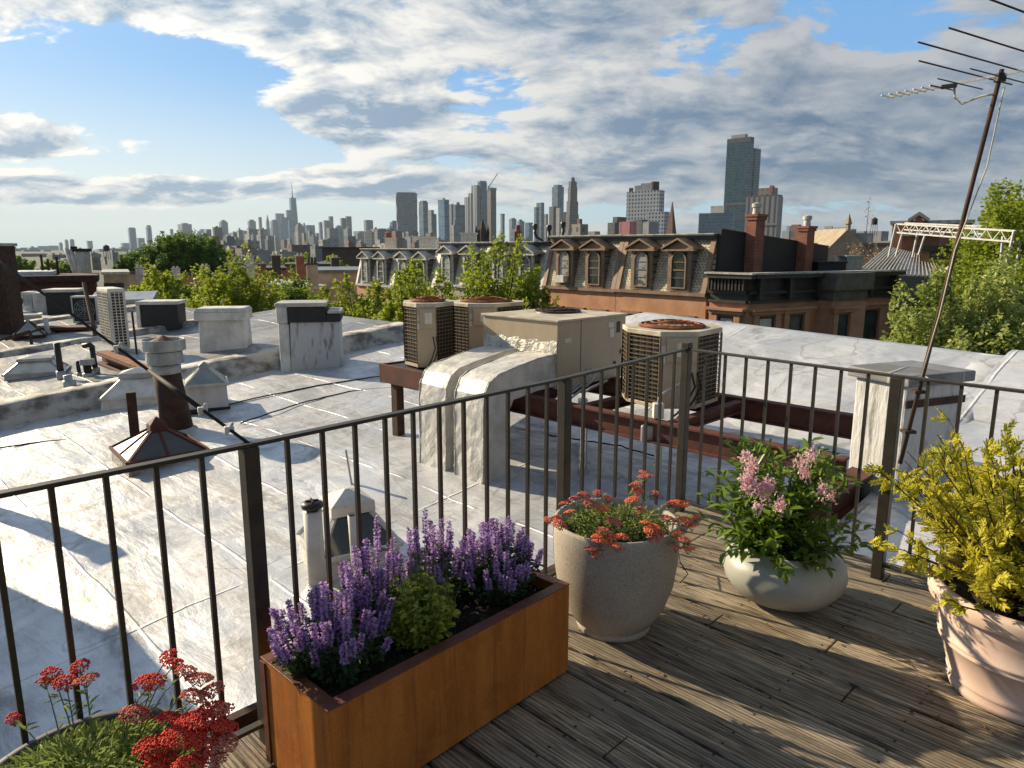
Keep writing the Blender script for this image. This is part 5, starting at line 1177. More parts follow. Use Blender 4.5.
c=at(518,243,45); t=thing('brick_chimney','slim orange brick chimney left of the black stovepipe vents','chimney',c+Vector((0,0,-1))); h=at(518,225,45).z-c.z+1; g=MB(); g.b2(-.22,.22,0,.5,0,h-.4); g.build('stack',MT['brick'],t); g=MB(); g.lathe([(.17,h-.4),(.14,h),(0,h)],12,0,.25); g.build('pot',MT['brick'],t)

# black membrane wall with two tall brick chimneys (side of the first mansard house)
t = thing('membrane_wall', 'black membrane side wall rising behind the two tall brick chimneys', 'wall', fl(0,0), HR)
g=MB(); g.hexa([(-.18,-.55,-.6),(-.02,-.55,-.6),(-.02,-12.0,-1.6),(-.18,-12.0,-1.6)][::-1],[(-.18,-.75,2.55),(-.02,-.75,2.55),(-.02,-12.0,1.75),(-.18,-12.0,1.75)][::-1]); g.build('panel',MT['membrane'],t)
g=MB(); g.hexa([(-.22,-.75,2.55),(.0,-.75,2.55),(.0,-12.0,1.75),(-.22,-12.0,1.75)][::-1],[(-.22,-.75,2.61),(.0,-.75,2.61),(.0,-12.0,1.81),(-.22,-12.0,1.81)][::-1]); g.build('coping',MT['trim_dark'],t)
for (y,z1,lb) in ((-3.3,3.62,'taller left one of the two red brick chimneys on the black wall'),(-8.6,3.15,'right red brick chimney near the low end of the black wall')):
    p_=fl(-.2,y); t=thing('brick_chimney',lb,'chimney',(p_.x,p_.y,-1.2),HR,'tall red brick chimneys on the black wall')
    g=MB(); g.b2(-.55,-.01,-.42,.42,0,z1-.55+1.2); g.build('stack',MT['brick'],t)
    g=MB(); g.b2(-.61,.02,-.48,.48,z1+.65,z1+.80); g.b2(-.66,.05,-.52,.52,z1+.80,z1+.92); g.build('corbel',MT['brick'],t)
    g=MB(); g.lathe([(.20,z1+.92),(.17,z1+1.25),(.24,z1+1.27),(.24,z1+1.45),(.12,z1+1.5),(.0,z1+1.52)],14,-.28,0,0); g.build('chimney_pot',MT['trim_grey'],t)
# corner brownstone
EX = Vector((.88,.475,0)).normalized()
t = thing('corner_brownstone', 'corner brownstone with heavy black cornice and carved window surrounds', 'building', (0,0,0))
P0 = fl(-.2,0); P1 = fl(-2.25,.0); P2 = P1+EX*11.0; NB = Vector((-EX.y,EX.x,0)); P3 = P2+NB*9; P4 = P0+Vector((.654,.756,0))*3
zt_=.50
poly=[(P1.x,P1.y),(P2.x,P2.y),(P3.x,P3.y),(P0.x+5.5,P0.y+11),(P0.x,P0.y)]
g=MB(); g.prism(poly,-14,zt_-1.38); g.build('wall',MT['brownstone'],t)
g=MB(); g.prism(poly,zt_-1.38,zt_-.2); g.build('parapet',MT['trim_dark'],t)
def wallbar(g,a,b,z0,z1,out,out0=0.0):
    a,b=Vector(a),Vector(b); d=(b-a).normalized(); nr=Vector((d.y,-d.x,0)); g.hexa([a+nr*out0+Vector((0,0,z0)),b+nr*out0+Vector((0,0,z0)),b+nr*out+Vector((0,0,z0)),a+nr*out+Vector((0,0,z0))][::-1],[a+nr*out0+Vector((0,0,z1)),b+nr*out0+Vector((0,0,z1)),b+nr*out+Vector((0,0,z1)),a+nr*out+Vector((0,0,z1))][::-1])
ext=lambda a,b,e: (a-(b-a).normalized()*e, b+(b-a).normalized()*e)
nv_=Vector((-.756,-.6545,0))
g=MB(); wallbar(g,P0,P1-dv*0.45,zt_-.22,zt_-.03,.5); wallbar(g,P0,P1,zt_-1.38,zt_-1.26,.16); wallbar(g,P0,P1,zt_-.95,zt_-.8,.2); wallbar(g,P1,P2,zt_-.22,zt_-.03,.5); wallbar(g,P1,P2,zt_-1.38,zt_-1.26,.15); wallbar(g,P1,P2,zt_-.95,zt_-.82,.2); g.build('cornice',MT['trim_dark'],t)
g=MB(); wallbar(g,P0,P1-dv*.5,zt_-.03,zt_+.05,.56); wallbar(g,P1,P2,zt_-.025,zt_+.055,.56); g.build('coping',MT['trim_grey'],t)
for i in range(11):
    g=MB(); a=P0+(P1-P0)*(i+.3)/11; wallbar(g,a,a+(P1-P0).normalized()*.09,zt_-.78,zt_-.24,.34); g.build('bracket',MT['trim_dark'],t)
for i in range(6):
    g=MB(); a=P1+EX*(.4+i*2.0); wallbar(g,a,a+EX*.22,zt_-1.22,zt_-.24,.36); g.build('bracket',MT['trim_dark'],t)
# bay on the side wall
B0=P1+EX*4.75; B1=P1+EX*7.35; fn=Vector((EX.y,-EX.x,0))
bay=[B0,B0+fn*.9,B1+fn*.9,B1]
g=MB(); g.prism([(b.x,b.y) for b in bay],-14,zt_-1.38); g.build('bay',MT['brownstone'],t)
g=MB(); g.prism([(b.x,b.y) for b in (B0-EX*.15,B0-EX*.15+fn*1.15,B1+EX*.15+fn*1.15,B1+EX*.15)],zt_-.85,zt_-.02); g.prism([(b.x,b.y) for b in (B0,B0+fn*.95,B1+fn*.95,B1)],zt_-1.38,zt_-.85); g.build('bay_cornice',M('olive_dark_cornice',(.13,.12,.095),(.08,.075,.06),.6,0,2),t)
def wwin(base, direc, off, c, z0, z1, w, pane, surround=True, nrm=None):
    f=thing('x','', '') if False else None
    a=base+direc*(c-w/2); b=base+direc*(c+w/2)
    g=MB()
    wallbar(g,a-direc*.0,a+direc*.08,z0,z1,off+.06,off); wallbar(g,b-direc*.08,b,z0,z1,off+.06,off); wallbar(g,a,b,z1-.08,z1,off+.06,off); wallbar(g,a,b,z0,z0+.08,off+.06,off); wallbar(g,a+direc*.08,b-direc*.08,(z0+z1)/2-.04,(z0+z1)/2+.04,off+.05,off)
    o=g.build('window',MT['trim_dark'],t)
    g=MB(); wallbar(g,a+direc*.08,b-direc*.08,z0+.08,z1-.08,off+.02,off+.004); g.build('pane',pane,o)
    if surround:
        g=MB(); wallbar(g,a-direc*.38,a-direc*.06,z0-.2,z1+.1,off+.16,off); wallbar(g,b+direc*.06,b+direc*.38,z0-.2,z1+.1,off+.16,off); wallbar(g,a-direc*.5,b+direc*.5,z1+.12,z1+.30,off+.22,off); wallbar(g,a-direc*.62,b+direc*.62,z1+.30,z1+.42,off+.34,off); g.build('surround',MT['brownstone'],o)
zw0,zw1=-3.05,-1.55
wwin(P1,(P0-P1).normalized()*-1 if False else (P0-P1).normalized(),0,1.0,zw0,zw1-.1,.75,MT['blind'],False) if False else None
d01=(P1-P0).normalized(); wwin(P0,d01,0,1.0,zw0,zw1,.8,MT['blind'])
wwin(P1,EX,0,1.25,zw0,zw1,1.0,MT['blind'],True); wwin(P1,EX,0,3.3,zw0,zw1,1.0,MT['pane'],True)
wwin(B0+fn*.9,EX,0,.85,zw0-.2,zw1,.8,MT['pane'],True); wwin(P1,EX,0,9.0,zw0,zw1,1.2,MT['pane'],True)
# small chimney and dark box on that roof, standing seam roof
roofbox(818,845,262,272,40,MT['tar'],'low black roof box left of the standing seam roof','roof_box','roof box',MT['tar'])
roofbox(846,862,256,272,41,MT['galv'],'grey metal vent box beside the standing seam roof','roof_box','roof box',MT['galv'])
t = thing('seamed_roof', 'sloping dark standing seam metal roof above the corner brownstone', 'roof', (0,0,0))
c=[at(860,274,39.5),at(932,276,38.0),at(921,246,52),at(893,247,52)]
def pat(u,v,Y): return at(u,v,Y)
Qd=[at(856,274,40.5),at(945,277,38.8),at(932,258,50),at(888,247,52)]
g=MB(); dn=Vector((0,0,-.15)); g.hexa([q_+dn for q_ in Qd],Qd); g.hexa([Vector((q_.x,q_.y,-4)) for q_ in Qd],[q_+dn*1.1 for q_ in Qd]); g.build('sheet',MT['seam'],t)
g=MB()
for i in range(22):
    f_=i/21; a=Qd[0].lerp(Qd[1],f_); b=Qd[3].lerp(Qd[2],f_); g.bar(a+Vector((0,0,.02)),b+Vector((0,0,.02)),.05,.10)
g.build('seam',MT['trim_grey'],t)
# white truss pergola
t = thing('truss_pergola', 'white painted steel truss pergola on the roof at the right', 'pergola', (0,0,0)); MT['trusswhite']=M('truss_white_paint',(.55,.55,.54),(.42,.42,.41),.5,0,5)
g=MB()
def tr(u0,v0,u1,v1,Y0,Y1,h,n):
    a,b=at(u0,v0,Y0),at(u1,v1,Y1); dn=Vector((0,0,-h)); g.bar(a,b,.09); g.bar(a+dn,b+dn,.08)
    for i in range(n):
        p_=a.lerp(b,i/n); q_=a.lerp(b,(i+.5)/n)+dn; r_=a.lerp(b,(i+1)/n); g.bar(p_,q_,.045); g.bar(q_,r_,.045)
tr(897,224,1016,231,44,34,.50,10); tr(905,223,1022,228,50,40,.45,10); g.build('truss',MT['trusswhite'],t)
for (u0,v0,u1,v1,Y) in ((896,224,889,252,44),(903,231,896,252,46),(918,231,913,252,43),(925,235,919,250,45),(1014,231,1007,258,34),(1003,236,1001,258,35),(1022,229,1018,255,38)):
    g=MB(); g.bar(at(u0,v0,Y),at(u1,v1,Y)-Vector((0,0,.3)),.09); g.build('post',MT['trusswhite'],t)
# houses behind it
def house(name,label,u0,u1,vt,Y,mw,mr,depth=12,gable=None,wins=(),rz=0,cat='house',winm=None,vts=None):
    a=at(u0,vt,Y); b=at(u1,vt,Y); t=thing(name,label,cat,(a.x,Y,0),-math.atan2((a.x+b.x)/2,Y)); w=(b.x-a.x); zt=a.z
    zt2 = at(u1,vts,Y).z if vts else zt
    g=MB(); g.hexa([(0,0,-14),(w,0,-14),(w,depth,-14),(0,depth,-14)],[(0,0,zt-.3),(w,0,zt2-.3),(w,depth,zt2-.3),(0,depth,zt-.3)]); g.build('wall',mw,t)
    if gable:
        zp=zt+gable; g=MB(); g.hexa([(-.3,-.3,zt-.3),(w/2,-.3,zp-.3),(w/2,depth,zp-.3),(-.3,depth,zt-.3)],[(-.3,-.3,zt),(w/2,-.3,zp),(w/2,depth,zp),(-.3,depth,zt)]); g.hexa([(w/2,-.3,zp-.3),(w+.3,-.3,zt-.3),(w+.3,depth,zt-.3),(w/2,depth,zp-.3)],[(w/2,-.3,zp),(w+.3,-.3,zt),(w+.3,depth,zt),(w/2,depth,zp)]); g.build('roof',mr,t)
        g=MB(); g.prof([(0,zt-.3),(w,zt-.3),(w/2,zp-.35)],-.05,.3); g.build('gable',mw,t)
    else:
        g=MB(); g.hexa([(-.2,-.3,zt-.3),(w+.2,-.3,zt2-.3),(w+.2,depth,zt2-.3),(-.2,depth,zt-.3)],[(-.2,-.3,zt),(w+.2,-.3,zt2),(w+.2,depth,zt2),(-.2,depth,zt)]); g.build('roof',mr,t)
    for (uu,va,vb,ww) in wins:
        x=at(uu,va,Y).x-a.x; z1=at(uu,va,Y).z; z0=at(uu,vb,Y).z; g=MB(); g.b2(x-ww/2,x+ww/2,-.06,.0,z0,z1); o=g.build('window',MT['trim_dark'],t); g=MB(); g.b2(x-ww/2+.1,x+ww/2-.1,-.075,-.06,z0+.1,z1-.1); g.build('pane',winm or MT['pane'],o)
    return t,w,zt
house('brick_house','tan brick house with one dark window under the white truss pergola',922,952,246,46,M('tan_brick',(.34,.20,.12),(.26,.15,.09),.85,0,1.5),MT['trim_dark'],8,wins=((936,252,258,.9),))
house('brick_house','red brick rooftop house behind the left end of the truss pergola',903,935,232,54,MT['brick'],MT['trim_grey'],8)
house('gabled_house','long pale roofed house with a small peaked gable behind the truss pergola',893,960,221,64,MT['brownstone'],MT['trim_grey'],10)
house('gabled_house','small orange gable peeking above the truss pergola',912,924,219,62,MT['brick'],MT['cream'],3,gable=.6)
house('grey_building','right end grey building seen through the tall tree',960,1060,238,60,MT['brownstone'],MT['trim_dark'],10)
house('church_hall','long church hall with a pale green slate roof behind the brick chimneys',775,898,243,95,M('sandstone',(.40,.33,.24),(.30,.25,.18),.85,0,1.0),M('pale_slate',(.22,.22,.18),(.17,.17,.14),.7,0,.6),20)
c=at(846,262,88); t=thing('church_gable','steep sandstone church gable with stone pinnacles beyond the black wall','church',(c.x,88,0)); zt=at(846,228,88).z; g=MB(); g.prof([(-3.6,-14),(3.6,-14),(3.6,c.z+.3),(0,zt),(-3.6,c.z+.3)],0,10); g.build('wall',bpy.data.materials['sandstone'],t)
g=MB(); 
for x,z in ((0,zt),(-3.6,c.z+.6),(3.6,c.z+.6)): g.lathe([(.3,z-.5),(.3,z+.4),(.45,z+.5),(.0,z+1.8)],6,x,.2)
g.build('pinnacle',bpy.data.materials['sandstone'],t)
# left side: end gable, tan facade, flat dark-corniced houses
t,w,zt=house('gable_end_house','pale cream gable end house among the street trees on the left',269,322,284,66,MT['cream'],MT['trim_grey'],12,vts=287)
g=MB(); a=at(306,290,66).x-at(269,290,66).x; g.b2(a,a+1.0,-.2,1,-3,at(306,265,66).z); g.build('chimney',MT['cream'],t); g=MB(); zc=at(306,265,66).z; g.b2(a-.1,a+1.1,-.3,1.1,zc,zc+.15); 
for i in range(3): g.lathe([(.13,zc+.15),(.1,zc+.7),(0,zc+.7)],8,a+.2+i*.3,.4)
g.build('chimney_pots',MT['trim_dark'],t)
house('flat_roof_house','flat grey roofed house between the cream gable end and the mansards',316,360,270,72,MT['cream'],MT['seam'],14)
house('flat_roof_house','dark corniced house left of the flat grey roof',286,330,264,92,MT['brownstone'],MT['trim_dark'],14)
house('flat_roof_house','brown flat roofed house with chimneys behind the feathery tree',230,290,268,98,MT['brownstone'],MT['trim_dark'],14)
house('flat_roof_house','low dark roofed house under the round green tree',160,235,274,100,MT['brownstone'],MT['trim_dark'],14)
house('flat_roof_house','narrow dark roofed house at the left foot of the round green tree',126,165,272,104,MT['cream'],MT['trim_dark'],14)
house('tan_facade_house','small tan facade house with windows left of the street trees',103,125,272,85,M('tan_facade',(.48,.38,.25),(.36,.28,.18),.8,0,1.2),MT['trim_grey'],12,wins=((107,283,288,.8),(112,283,288,.8),(118,283,288,.8)))
house('dark_roof_building','long dark roofed building left of the mansard houses',322,378,247,150,M('dull_brown_wall',(.12,.09,.08),(.09,.07,.06),.8,0,1),MT['trim_dark'],20)
for i,(u,v,Y,h,m) in enumerate(((140,273,98,1.6,'offwhite'),(205,270,96,1.2,'cream'),(232,268,94,1.5,'cream'),(250,264,92,2.0,'offwhite'),(262,268,92,1.2,'brick'),(276,262,90,1.8,'trim_dark'),(300,262,90,1.6,'brick'),(335,262,92,1.2,'trim_dark'),(176,273,96,1.3,'offwhite'),(150,272,96,1.0,'brick'))):
    c=at(u,v,Y); nm={'offwhite':'white','cream':'cream','brick':'red brick','trim_dark':'black'}[m]
    t=thing('small_chimney', ['white stub chimney at the left foot of the round tree','cream stub chimney under the middle of the round tree','cream stub chimney under the right end of the round tree','tall white chimney just right of the round tree','short red brick chimney right of the white one','black flue stack left of the upright conifer','red brick chimney right of the upright conifer','short black flue above the flat grey roof','second white stub chimney under the round tree','low red brick stub between the white stubs'][i],'chimney',c,rad(20),'small chimneys on the far dark roofs')
    h*=.7; g=MB(); g.b2(-.5,.5,-.4,.4,-2.5,h*.62); g.build('stack',MT[m],t); g=MB(); g.b2(-.6,.6,-.5,.5,h*.62,h*.7); g.lathe([(.14,h*.7),(.12,h),(0,h)],8,-.2,0); g.lathe([(.14,h*.7),(.12,h),(0,h)],8,.25,0); g.build('cap',MT['trim_grey'],t)
# church spires
def spire(name,label,u,vt,vb,wpx,Y,m,low=None):
    T=at(u,vt,Y); B=at(u,vb,Y); w=wpx/F_PX*Y/2; t=thing(name,label,'church spire',(T.x,Y,0),rad(45))
    g=MB(); g.b2(-w,w,-w,w,-14,B.z); g.build('tower',m,t); g=MB(); g.hexa([(-w*1.05,-w*1.05,B.z),(w*1.05,-w*1.05,B.z),(w*1.05,w*1.05,B.z),(-w*1.05,w*1.05,B.z)],[(-.1,-.1,T.z),(.1,-.1,T.z),(.1,.1,T.z),(-.1,.1,T.z)]); g.build('spire',m,t)
    return t,w,B.z,T.z
MT['darkstone']=M('dark_church_stone',(.09,.065,.055),(.06,.045,.04),.85,0,1)
t,w,zb,zt=spire('church_tower','dark stone church tower with four pinnacles behind the pale mansard roof',482,219,236,7.5,150,MT['darkstone'])
g=MB()
for sx in (-1,1):
    for sy in (-1,1): g.lathe([(w*.35,zb-3),(w*.35,zb+.5),(w*.45,zb+.6),(0,zb+2.4)],6,sx*w*1.1,sy*w*1.1)
g.build('pinnacle',MT['darkstone'],t)
spire('church_spire','slender brown church spire right of the white gridded tower',672.5,202,234,7,260,M('brown_spire_slate',(.20,.13,.10),(.15,.10,.08),.8,0,.5))
# ------------------------------------------------------------------ skyline
WM = {
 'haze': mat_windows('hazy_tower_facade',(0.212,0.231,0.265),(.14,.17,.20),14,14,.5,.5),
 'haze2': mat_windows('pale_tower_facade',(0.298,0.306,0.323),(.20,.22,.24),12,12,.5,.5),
 'grey': mat_windows('grey_concrete_tower',(0.226,0.231,0.249),(.10,.12,.14),6,7,.5,.6),
 'brown': mat_windows('brown_masonry_tower',(0.184,0.142,0.124),(.08,.08,.09),6,7,.45,.55),
 'bluegl': mat_windows('blue_glass_curtain_wall',(0.114,0.194,0.298),(.05,.12,.20),6,6,.75,.7,.3,.12,.8),
 'greygl': mat_windows('grey_glass_curtain_wall',(0.170,0.216,0.265),(.08,.12,.15),7,6,.7,.7,.3,.12,.7),
 'teal': mat_windows('dark_teal_glass_tower',(0.038,0.075,0.107),(.022,.055,.075),3.2,3.6,.82,.75,.3,.12,.5),
 'stripe': mat_windows('vertical_striped_tower',(0.298,0.276,0.273),(.07,.08,.10),5.2,60,.42,1.0,.6,.3,.3),
 'stripe2': mat_windows('pale_striped_tower',(0.326,0.336,0.365),(.13,.16,.19),14,90,.5,1.0,.5,.3,.3),
 'grid': mat_windows('white_gridded_tower',(0.439,0.462,0.496),(.06,.08,.10),4.4,4.6,.5,.55,.5,.25,.4),
 'tan': mat_windows('tan_masonry_block',(0.283,0.253,0.224),(.12,.12,.12),5,5,.4,.5),
 'cream': mat_windows('cream_apartment_block',(0.354,0.344,0.314),(.15,.16,.17),6,7,.45,.5),
 'brick': mat_windows('red_brick_block',(0.212,0.097,0.075),(.08,.08,.09),5,5,.4,.5),
 'dark': mat_windows('dark_block',(0.070,0.075,0.090),(.05,.06,.07),6,6,.5,.5),
 'wave': mat_windows('rippled_steel_tower',(0.255,0.262,0.290),(.15,.16,.17),9,11,.45,.55,.35,.2,.8),
 'red': mat_windows('pink_panel_block',(0.389,0.120,0.132),(.25,.12,.14),8,60,.4,1.0),
}
def tower(name,label,u0,um,u1,vt,Y,m,cat='tower',tiers=(),group='skyline towers',th=50,depth=None,roof=None,vt2=None):
    th=rad(th); px=lambda u: (u-512)/F_PX/CC*Y      # near the horizon
    X0,Xm,X1 = [at(u,248,Y).x for u in (u0,um,u1)]
    a=(Xm-X0)/math.cos(th) if um>u0 else (X1-X0)*.8; b=(X1-Xm)/math.sin(th) if u1>um else (X1-X0)*.8
    a=max(a,.5); b=max(b,.5)
    if um<=u0 or um>=u1: th=0.0; a=b=(X1-X0); 
    T=at((u0+u1)/2,vt,Y).z
    # local frame: origin at near corner, +x along right face, +y along left face
    if th==0.0: t=thing(name,label,cat,(X0,Y,0),0,group); mk=lambda g,x0,x1,y0,y1,z0,z1: g.b2(x0,x1,y0,y1,z0,z1)
    else: t=thing(name,label,cat,(Xm,Y,0),rad(90)-th,group); mk=lambda g,x0,x1,y0,y1,z0,z1: g.b2(x0,x1,y0,y1,z0,z1)
    g=MB(); mk(g,0,b,0,a,-14,T)
    if vt2: pass
    g.build('body',WM[m] if isinstance(m,str) else m,t)
    for (f0,f1,h,mm,nm) in tiers:     # fractions of both sides, pixels of height
        z1=at(512,vt-h,Y).z; g=MB(); mk(g,b*f0,b*f1,a*f0,a*f1,T,z1); g.build(nm,WM[mm] if mm in WM else MT[mm],t)
    return t,a,b,T
def haze_row(rows,name,label,group,Y,m='haze',cat='tower'):
    for i,(u0,u1,vt) in enumerate(rows): tower(name,label if isinstance(label,str) else label[i],u0,u1,u1,vt,Y*(1+.02*i),m,cat,group=group)
tw=tower
FAR=6200
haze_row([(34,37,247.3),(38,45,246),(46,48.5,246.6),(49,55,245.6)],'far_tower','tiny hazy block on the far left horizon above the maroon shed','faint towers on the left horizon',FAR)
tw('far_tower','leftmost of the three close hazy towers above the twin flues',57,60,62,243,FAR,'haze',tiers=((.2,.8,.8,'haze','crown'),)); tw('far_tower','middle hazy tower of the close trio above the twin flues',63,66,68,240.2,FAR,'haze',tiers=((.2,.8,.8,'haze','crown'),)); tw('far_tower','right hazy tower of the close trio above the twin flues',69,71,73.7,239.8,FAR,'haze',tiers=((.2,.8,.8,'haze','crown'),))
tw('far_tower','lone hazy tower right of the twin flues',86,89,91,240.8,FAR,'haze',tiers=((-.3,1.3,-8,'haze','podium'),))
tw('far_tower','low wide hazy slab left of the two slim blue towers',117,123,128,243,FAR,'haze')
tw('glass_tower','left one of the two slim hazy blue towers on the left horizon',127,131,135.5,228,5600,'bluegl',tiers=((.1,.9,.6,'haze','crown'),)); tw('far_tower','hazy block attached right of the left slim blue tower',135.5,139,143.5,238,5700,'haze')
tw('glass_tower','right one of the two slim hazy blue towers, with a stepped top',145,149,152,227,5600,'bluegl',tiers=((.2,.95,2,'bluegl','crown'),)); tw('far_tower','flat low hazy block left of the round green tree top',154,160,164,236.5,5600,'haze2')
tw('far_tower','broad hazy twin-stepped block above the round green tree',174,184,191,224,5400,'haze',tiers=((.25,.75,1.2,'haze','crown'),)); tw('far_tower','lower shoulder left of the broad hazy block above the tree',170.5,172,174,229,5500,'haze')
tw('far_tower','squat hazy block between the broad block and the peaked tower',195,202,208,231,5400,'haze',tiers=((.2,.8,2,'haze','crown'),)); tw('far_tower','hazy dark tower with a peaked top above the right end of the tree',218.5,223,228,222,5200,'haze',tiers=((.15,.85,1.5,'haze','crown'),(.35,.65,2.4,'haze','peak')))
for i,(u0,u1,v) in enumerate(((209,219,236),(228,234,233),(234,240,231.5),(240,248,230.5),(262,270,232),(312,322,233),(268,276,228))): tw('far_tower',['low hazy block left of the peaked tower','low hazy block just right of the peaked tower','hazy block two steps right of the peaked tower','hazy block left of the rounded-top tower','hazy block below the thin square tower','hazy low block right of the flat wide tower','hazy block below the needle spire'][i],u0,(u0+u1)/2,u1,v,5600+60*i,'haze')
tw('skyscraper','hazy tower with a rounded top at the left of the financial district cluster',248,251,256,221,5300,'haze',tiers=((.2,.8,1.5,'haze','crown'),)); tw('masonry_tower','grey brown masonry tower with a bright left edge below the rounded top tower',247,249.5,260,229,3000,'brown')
tw('skyscraper','thin square hazy tower left of the needle spire',259.5,261,263,217,5600,'haze'); t,a,b,T=tw('skyscraper','hazy tower ending in a sharp needle spire',266.5,268.5,270.5,222,5600,'haze'); zt=at(268,214,5600).z; g=MB(); g.hexa([(0,0,T),(b,0,T),(b,a,T),(0,a,T)],[(b*.48,a*.48,zt),(b*.52,a*.48,zt),(b*.52,a*.52,zt),(b*.48,a*.52,zt)]); g.build('spire',WM['haze'],t)
t,a,b,T=tw('skyscraper','blue grey tower with a domed top right of the needle spire',270.5,274,278.5,221.5,5500,'greygl',tiers=((.1,.9,1.2,'greygl','crown'),(.25,.75,2,'greygl','crown')))
tw('skyscraper','tower with a sunlit white left face, in the financial district cluster',276,278.2,284.5,213.3,5900,'haze2'); tw('skyscraper','hazy blue slab right of the sunlit white tower',281.5,283,289.5,217.2,5500,'bluegl'); tw('skyscraper','hazy tower directly left of the tallest spired skyscraper',287,289,294,210,5700,'haze'); tw('skyscraper','narrow slab in front of the tallest spired skyscraper',289,290.5,296,220,5200,'bluegl')
# tallest: tapering glass tower with mast
Y=5800; x=at(295.3,248,Y).x; k_=Y/F_PX; T=at(295,198,Y).z; t=thing('skyscraper','tallest tapering glass skyscraper with a long mast at the left centre','tower',(x,Y,0),rad(35),'skyline towers'); w0=5.2*k_*.72; w1=3.5*k_*.72
g=MB(); g.hexa([(-w0,-w0,-14),(w0,-w0,-14),(w0,w0,-14),(-w0,w0,-14)],[(-w1,-w1,T),(w1,-w1,T),(w1,w1,T),(-w1,w1,T)]); g.build('body',WM['bluegl'],t); zt=at(295,182.5,Y).z; g=MB(); g.tube([(0,0,T),(0,0,T+8*k_*.3),(0,0,zt)],[1.0*k_,.5*k_,.15*k_],8); g.build('mast',WM['haze'],t)
t,a,b,T=tw('masonry_tower','brown stepped masonry tower just right of the tallest skyscraper',294.5,299,304,226,4200,'brown',tiers=((.15,.85,2,'brown','tier'),(.35,.65,3.5,'brown','crown')))
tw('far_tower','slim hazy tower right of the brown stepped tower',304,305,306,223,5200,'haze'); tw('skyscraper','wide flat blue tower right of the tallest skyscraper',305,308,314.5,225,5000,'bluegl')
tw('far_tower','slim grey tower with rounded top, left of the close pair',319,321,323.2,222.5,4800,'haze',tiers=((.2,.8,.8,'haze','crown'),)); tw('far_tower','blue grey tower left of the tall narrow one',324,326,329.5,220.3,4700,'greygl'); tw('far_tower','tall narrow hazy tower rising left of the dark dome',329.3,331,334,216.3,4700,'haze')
# dome
x=at(339.5,248,3600).x; t=thing('domed_building','dark grey domed building between two pairs of towers','building',(x,3600,0)); r=6*3600/F_PX; zb=at(340,233,3600).z; g=MB(); g.lathe([(r,-14),(r,zb)]+[(r*math.cos(a*PI/16),zb+r*1.25*math.sin(a*PI/16)) for a in range(1,9)],24); g.build('dome',WM['haze'],t)
tw('brown_tower','brownish tower with a flat top, left one of a close pair',341,343,347,218,4000,'brown'); tw('brown_tower','slightly taller grey brown tower, right one of the close pair',346,348,352,216.2,4100,'grey')
tw('pale_tower','hazy grey tower with a slanted left shoulder in the skyline gap',364,367,373,220.3,4000,'haze',tiers=((.05,.95,.4,'haze','crown'),)); tw('far_block','low block left of the slanted shoulder tower',352,360,364,231,3900,'haze')
tw('cream_block','cream apartment block with a bright left face below the slanted tower',363.8,372.5,374,231.5,1500,'cream',th=36); tw('grey_block','grey stepped block right of the cream apartment block',374,378,390,229.5,1900,'grey',tiers=((.2,.7,1.2,'grey','tier'),))
tw('blue_block','blue grey slab peeking out left of the rippled tower',390,393,398,222,2900,'bluegl',tiers=((.3,.9,1.5,'bluegl','tier'),)); tw('brick_block','red brick block at the left foot of the rippled tower',391.5,396,402,231,1700,'brick')
# rippled tower
Y=2500; t=thing('rippled_tower','tall grey tower with rippled steel facade and flared top','tower',(at(407.7,248,Y).x,Y,0),rad(10),'skyline towers'); k_=Y/F_PX; T=at(407,193.5,Y).z; w=9.6*k_; g=MB(); n_=10; vs=[]; fs=[]
lev=26
for j in range(lev+1):
    z=-14+(T+14)*j/lev
    for i in range(40):
        u=i/40*4; sd_=int(u); f_=u-sd_; e=1+.045*math.sin(j*.9+i*1.9)+.03*(j/lev)**3
        cx,cy=[(-1+2*f_,-1),(1,-1+2*f_),(1-2*f_,1),(-1,1-2*f_)][sd_]; vs.append((cx*w*e,cy*w*.7*e,z))
for j in range(lev):
    for i in range(40): i2=(i+1)%40; fs.append((j*40+i,j*40+i2,j*40+40+i2,j*40+40+i))
fs.append(tuple(range(lev*40,lev*40+40))); g.add(vs,fs); g.build('body',WM['wave'],t); g=MB(); g.b2(-w*.9,w*.9,-w*.6,w*.6,T,T+2.5); g.build('crown',WM['grey'],t)
tw('glass_tower','blue green glass tower just right of the rippled tower',419,424,428.5,202,2400,'greygl',tiers=((.1,.9,1.6,'greygl','crown'),)); tw('stepped_tower','grey tower with stepped right shoulder, second right of the rippled tower',428,432,434.5,210,2300,'haze'); tw('stepped_tower','lower shoulder slab of the grey stepped tower',434.5,435.5,437,214,2300,'haze')
t,a,b,T=tw('blue_tower','bright blue tower with small rooftop units',438,445,449.5,199.5,2000,'bluegl',tiers=((.1,.3,1.6,'dark','rooftop_unit'),(.5,.65,1.6,'dark','rooftop_unit'))); tw('grey_tower','slate grey tower overlapping the bright blue tower',449,452,454.5,204,2100,'grey'); tw('grey_tower','broad dark glass tower right of the bright blue tower',453.5,456,465,204.5,1950,'greygl',tiers=((.2,.5,2.5,'haze2','rooftop_unit'),))
tw('pale_block','small pale stepped building in front of the broad dark glass tower',451.5,454,459,225,1500,'haze2',tiers=((.3,.7,5,'haze2','tier'),))
tw('striped_tower','lowest left slab of the tall striped tower cluster',464.5,468.5,469.5,197,2200,'stripe2'); tw('striped_tower','second slab of the tall striped tower cluster',468.5,471.5,473,193,2210,'stripe2'); tw('striped_tower','third, wide pale slab of the tall striped tower cluster',471.5,477,480,185,2220,'stripe2'); tw('striped_tower','highest glassy slab of the striped cluster with a pale crown',478,481,487.2,182.5,2230,'greygl',tiers=((-.1,.9,1.8,'haze2','crown'),))
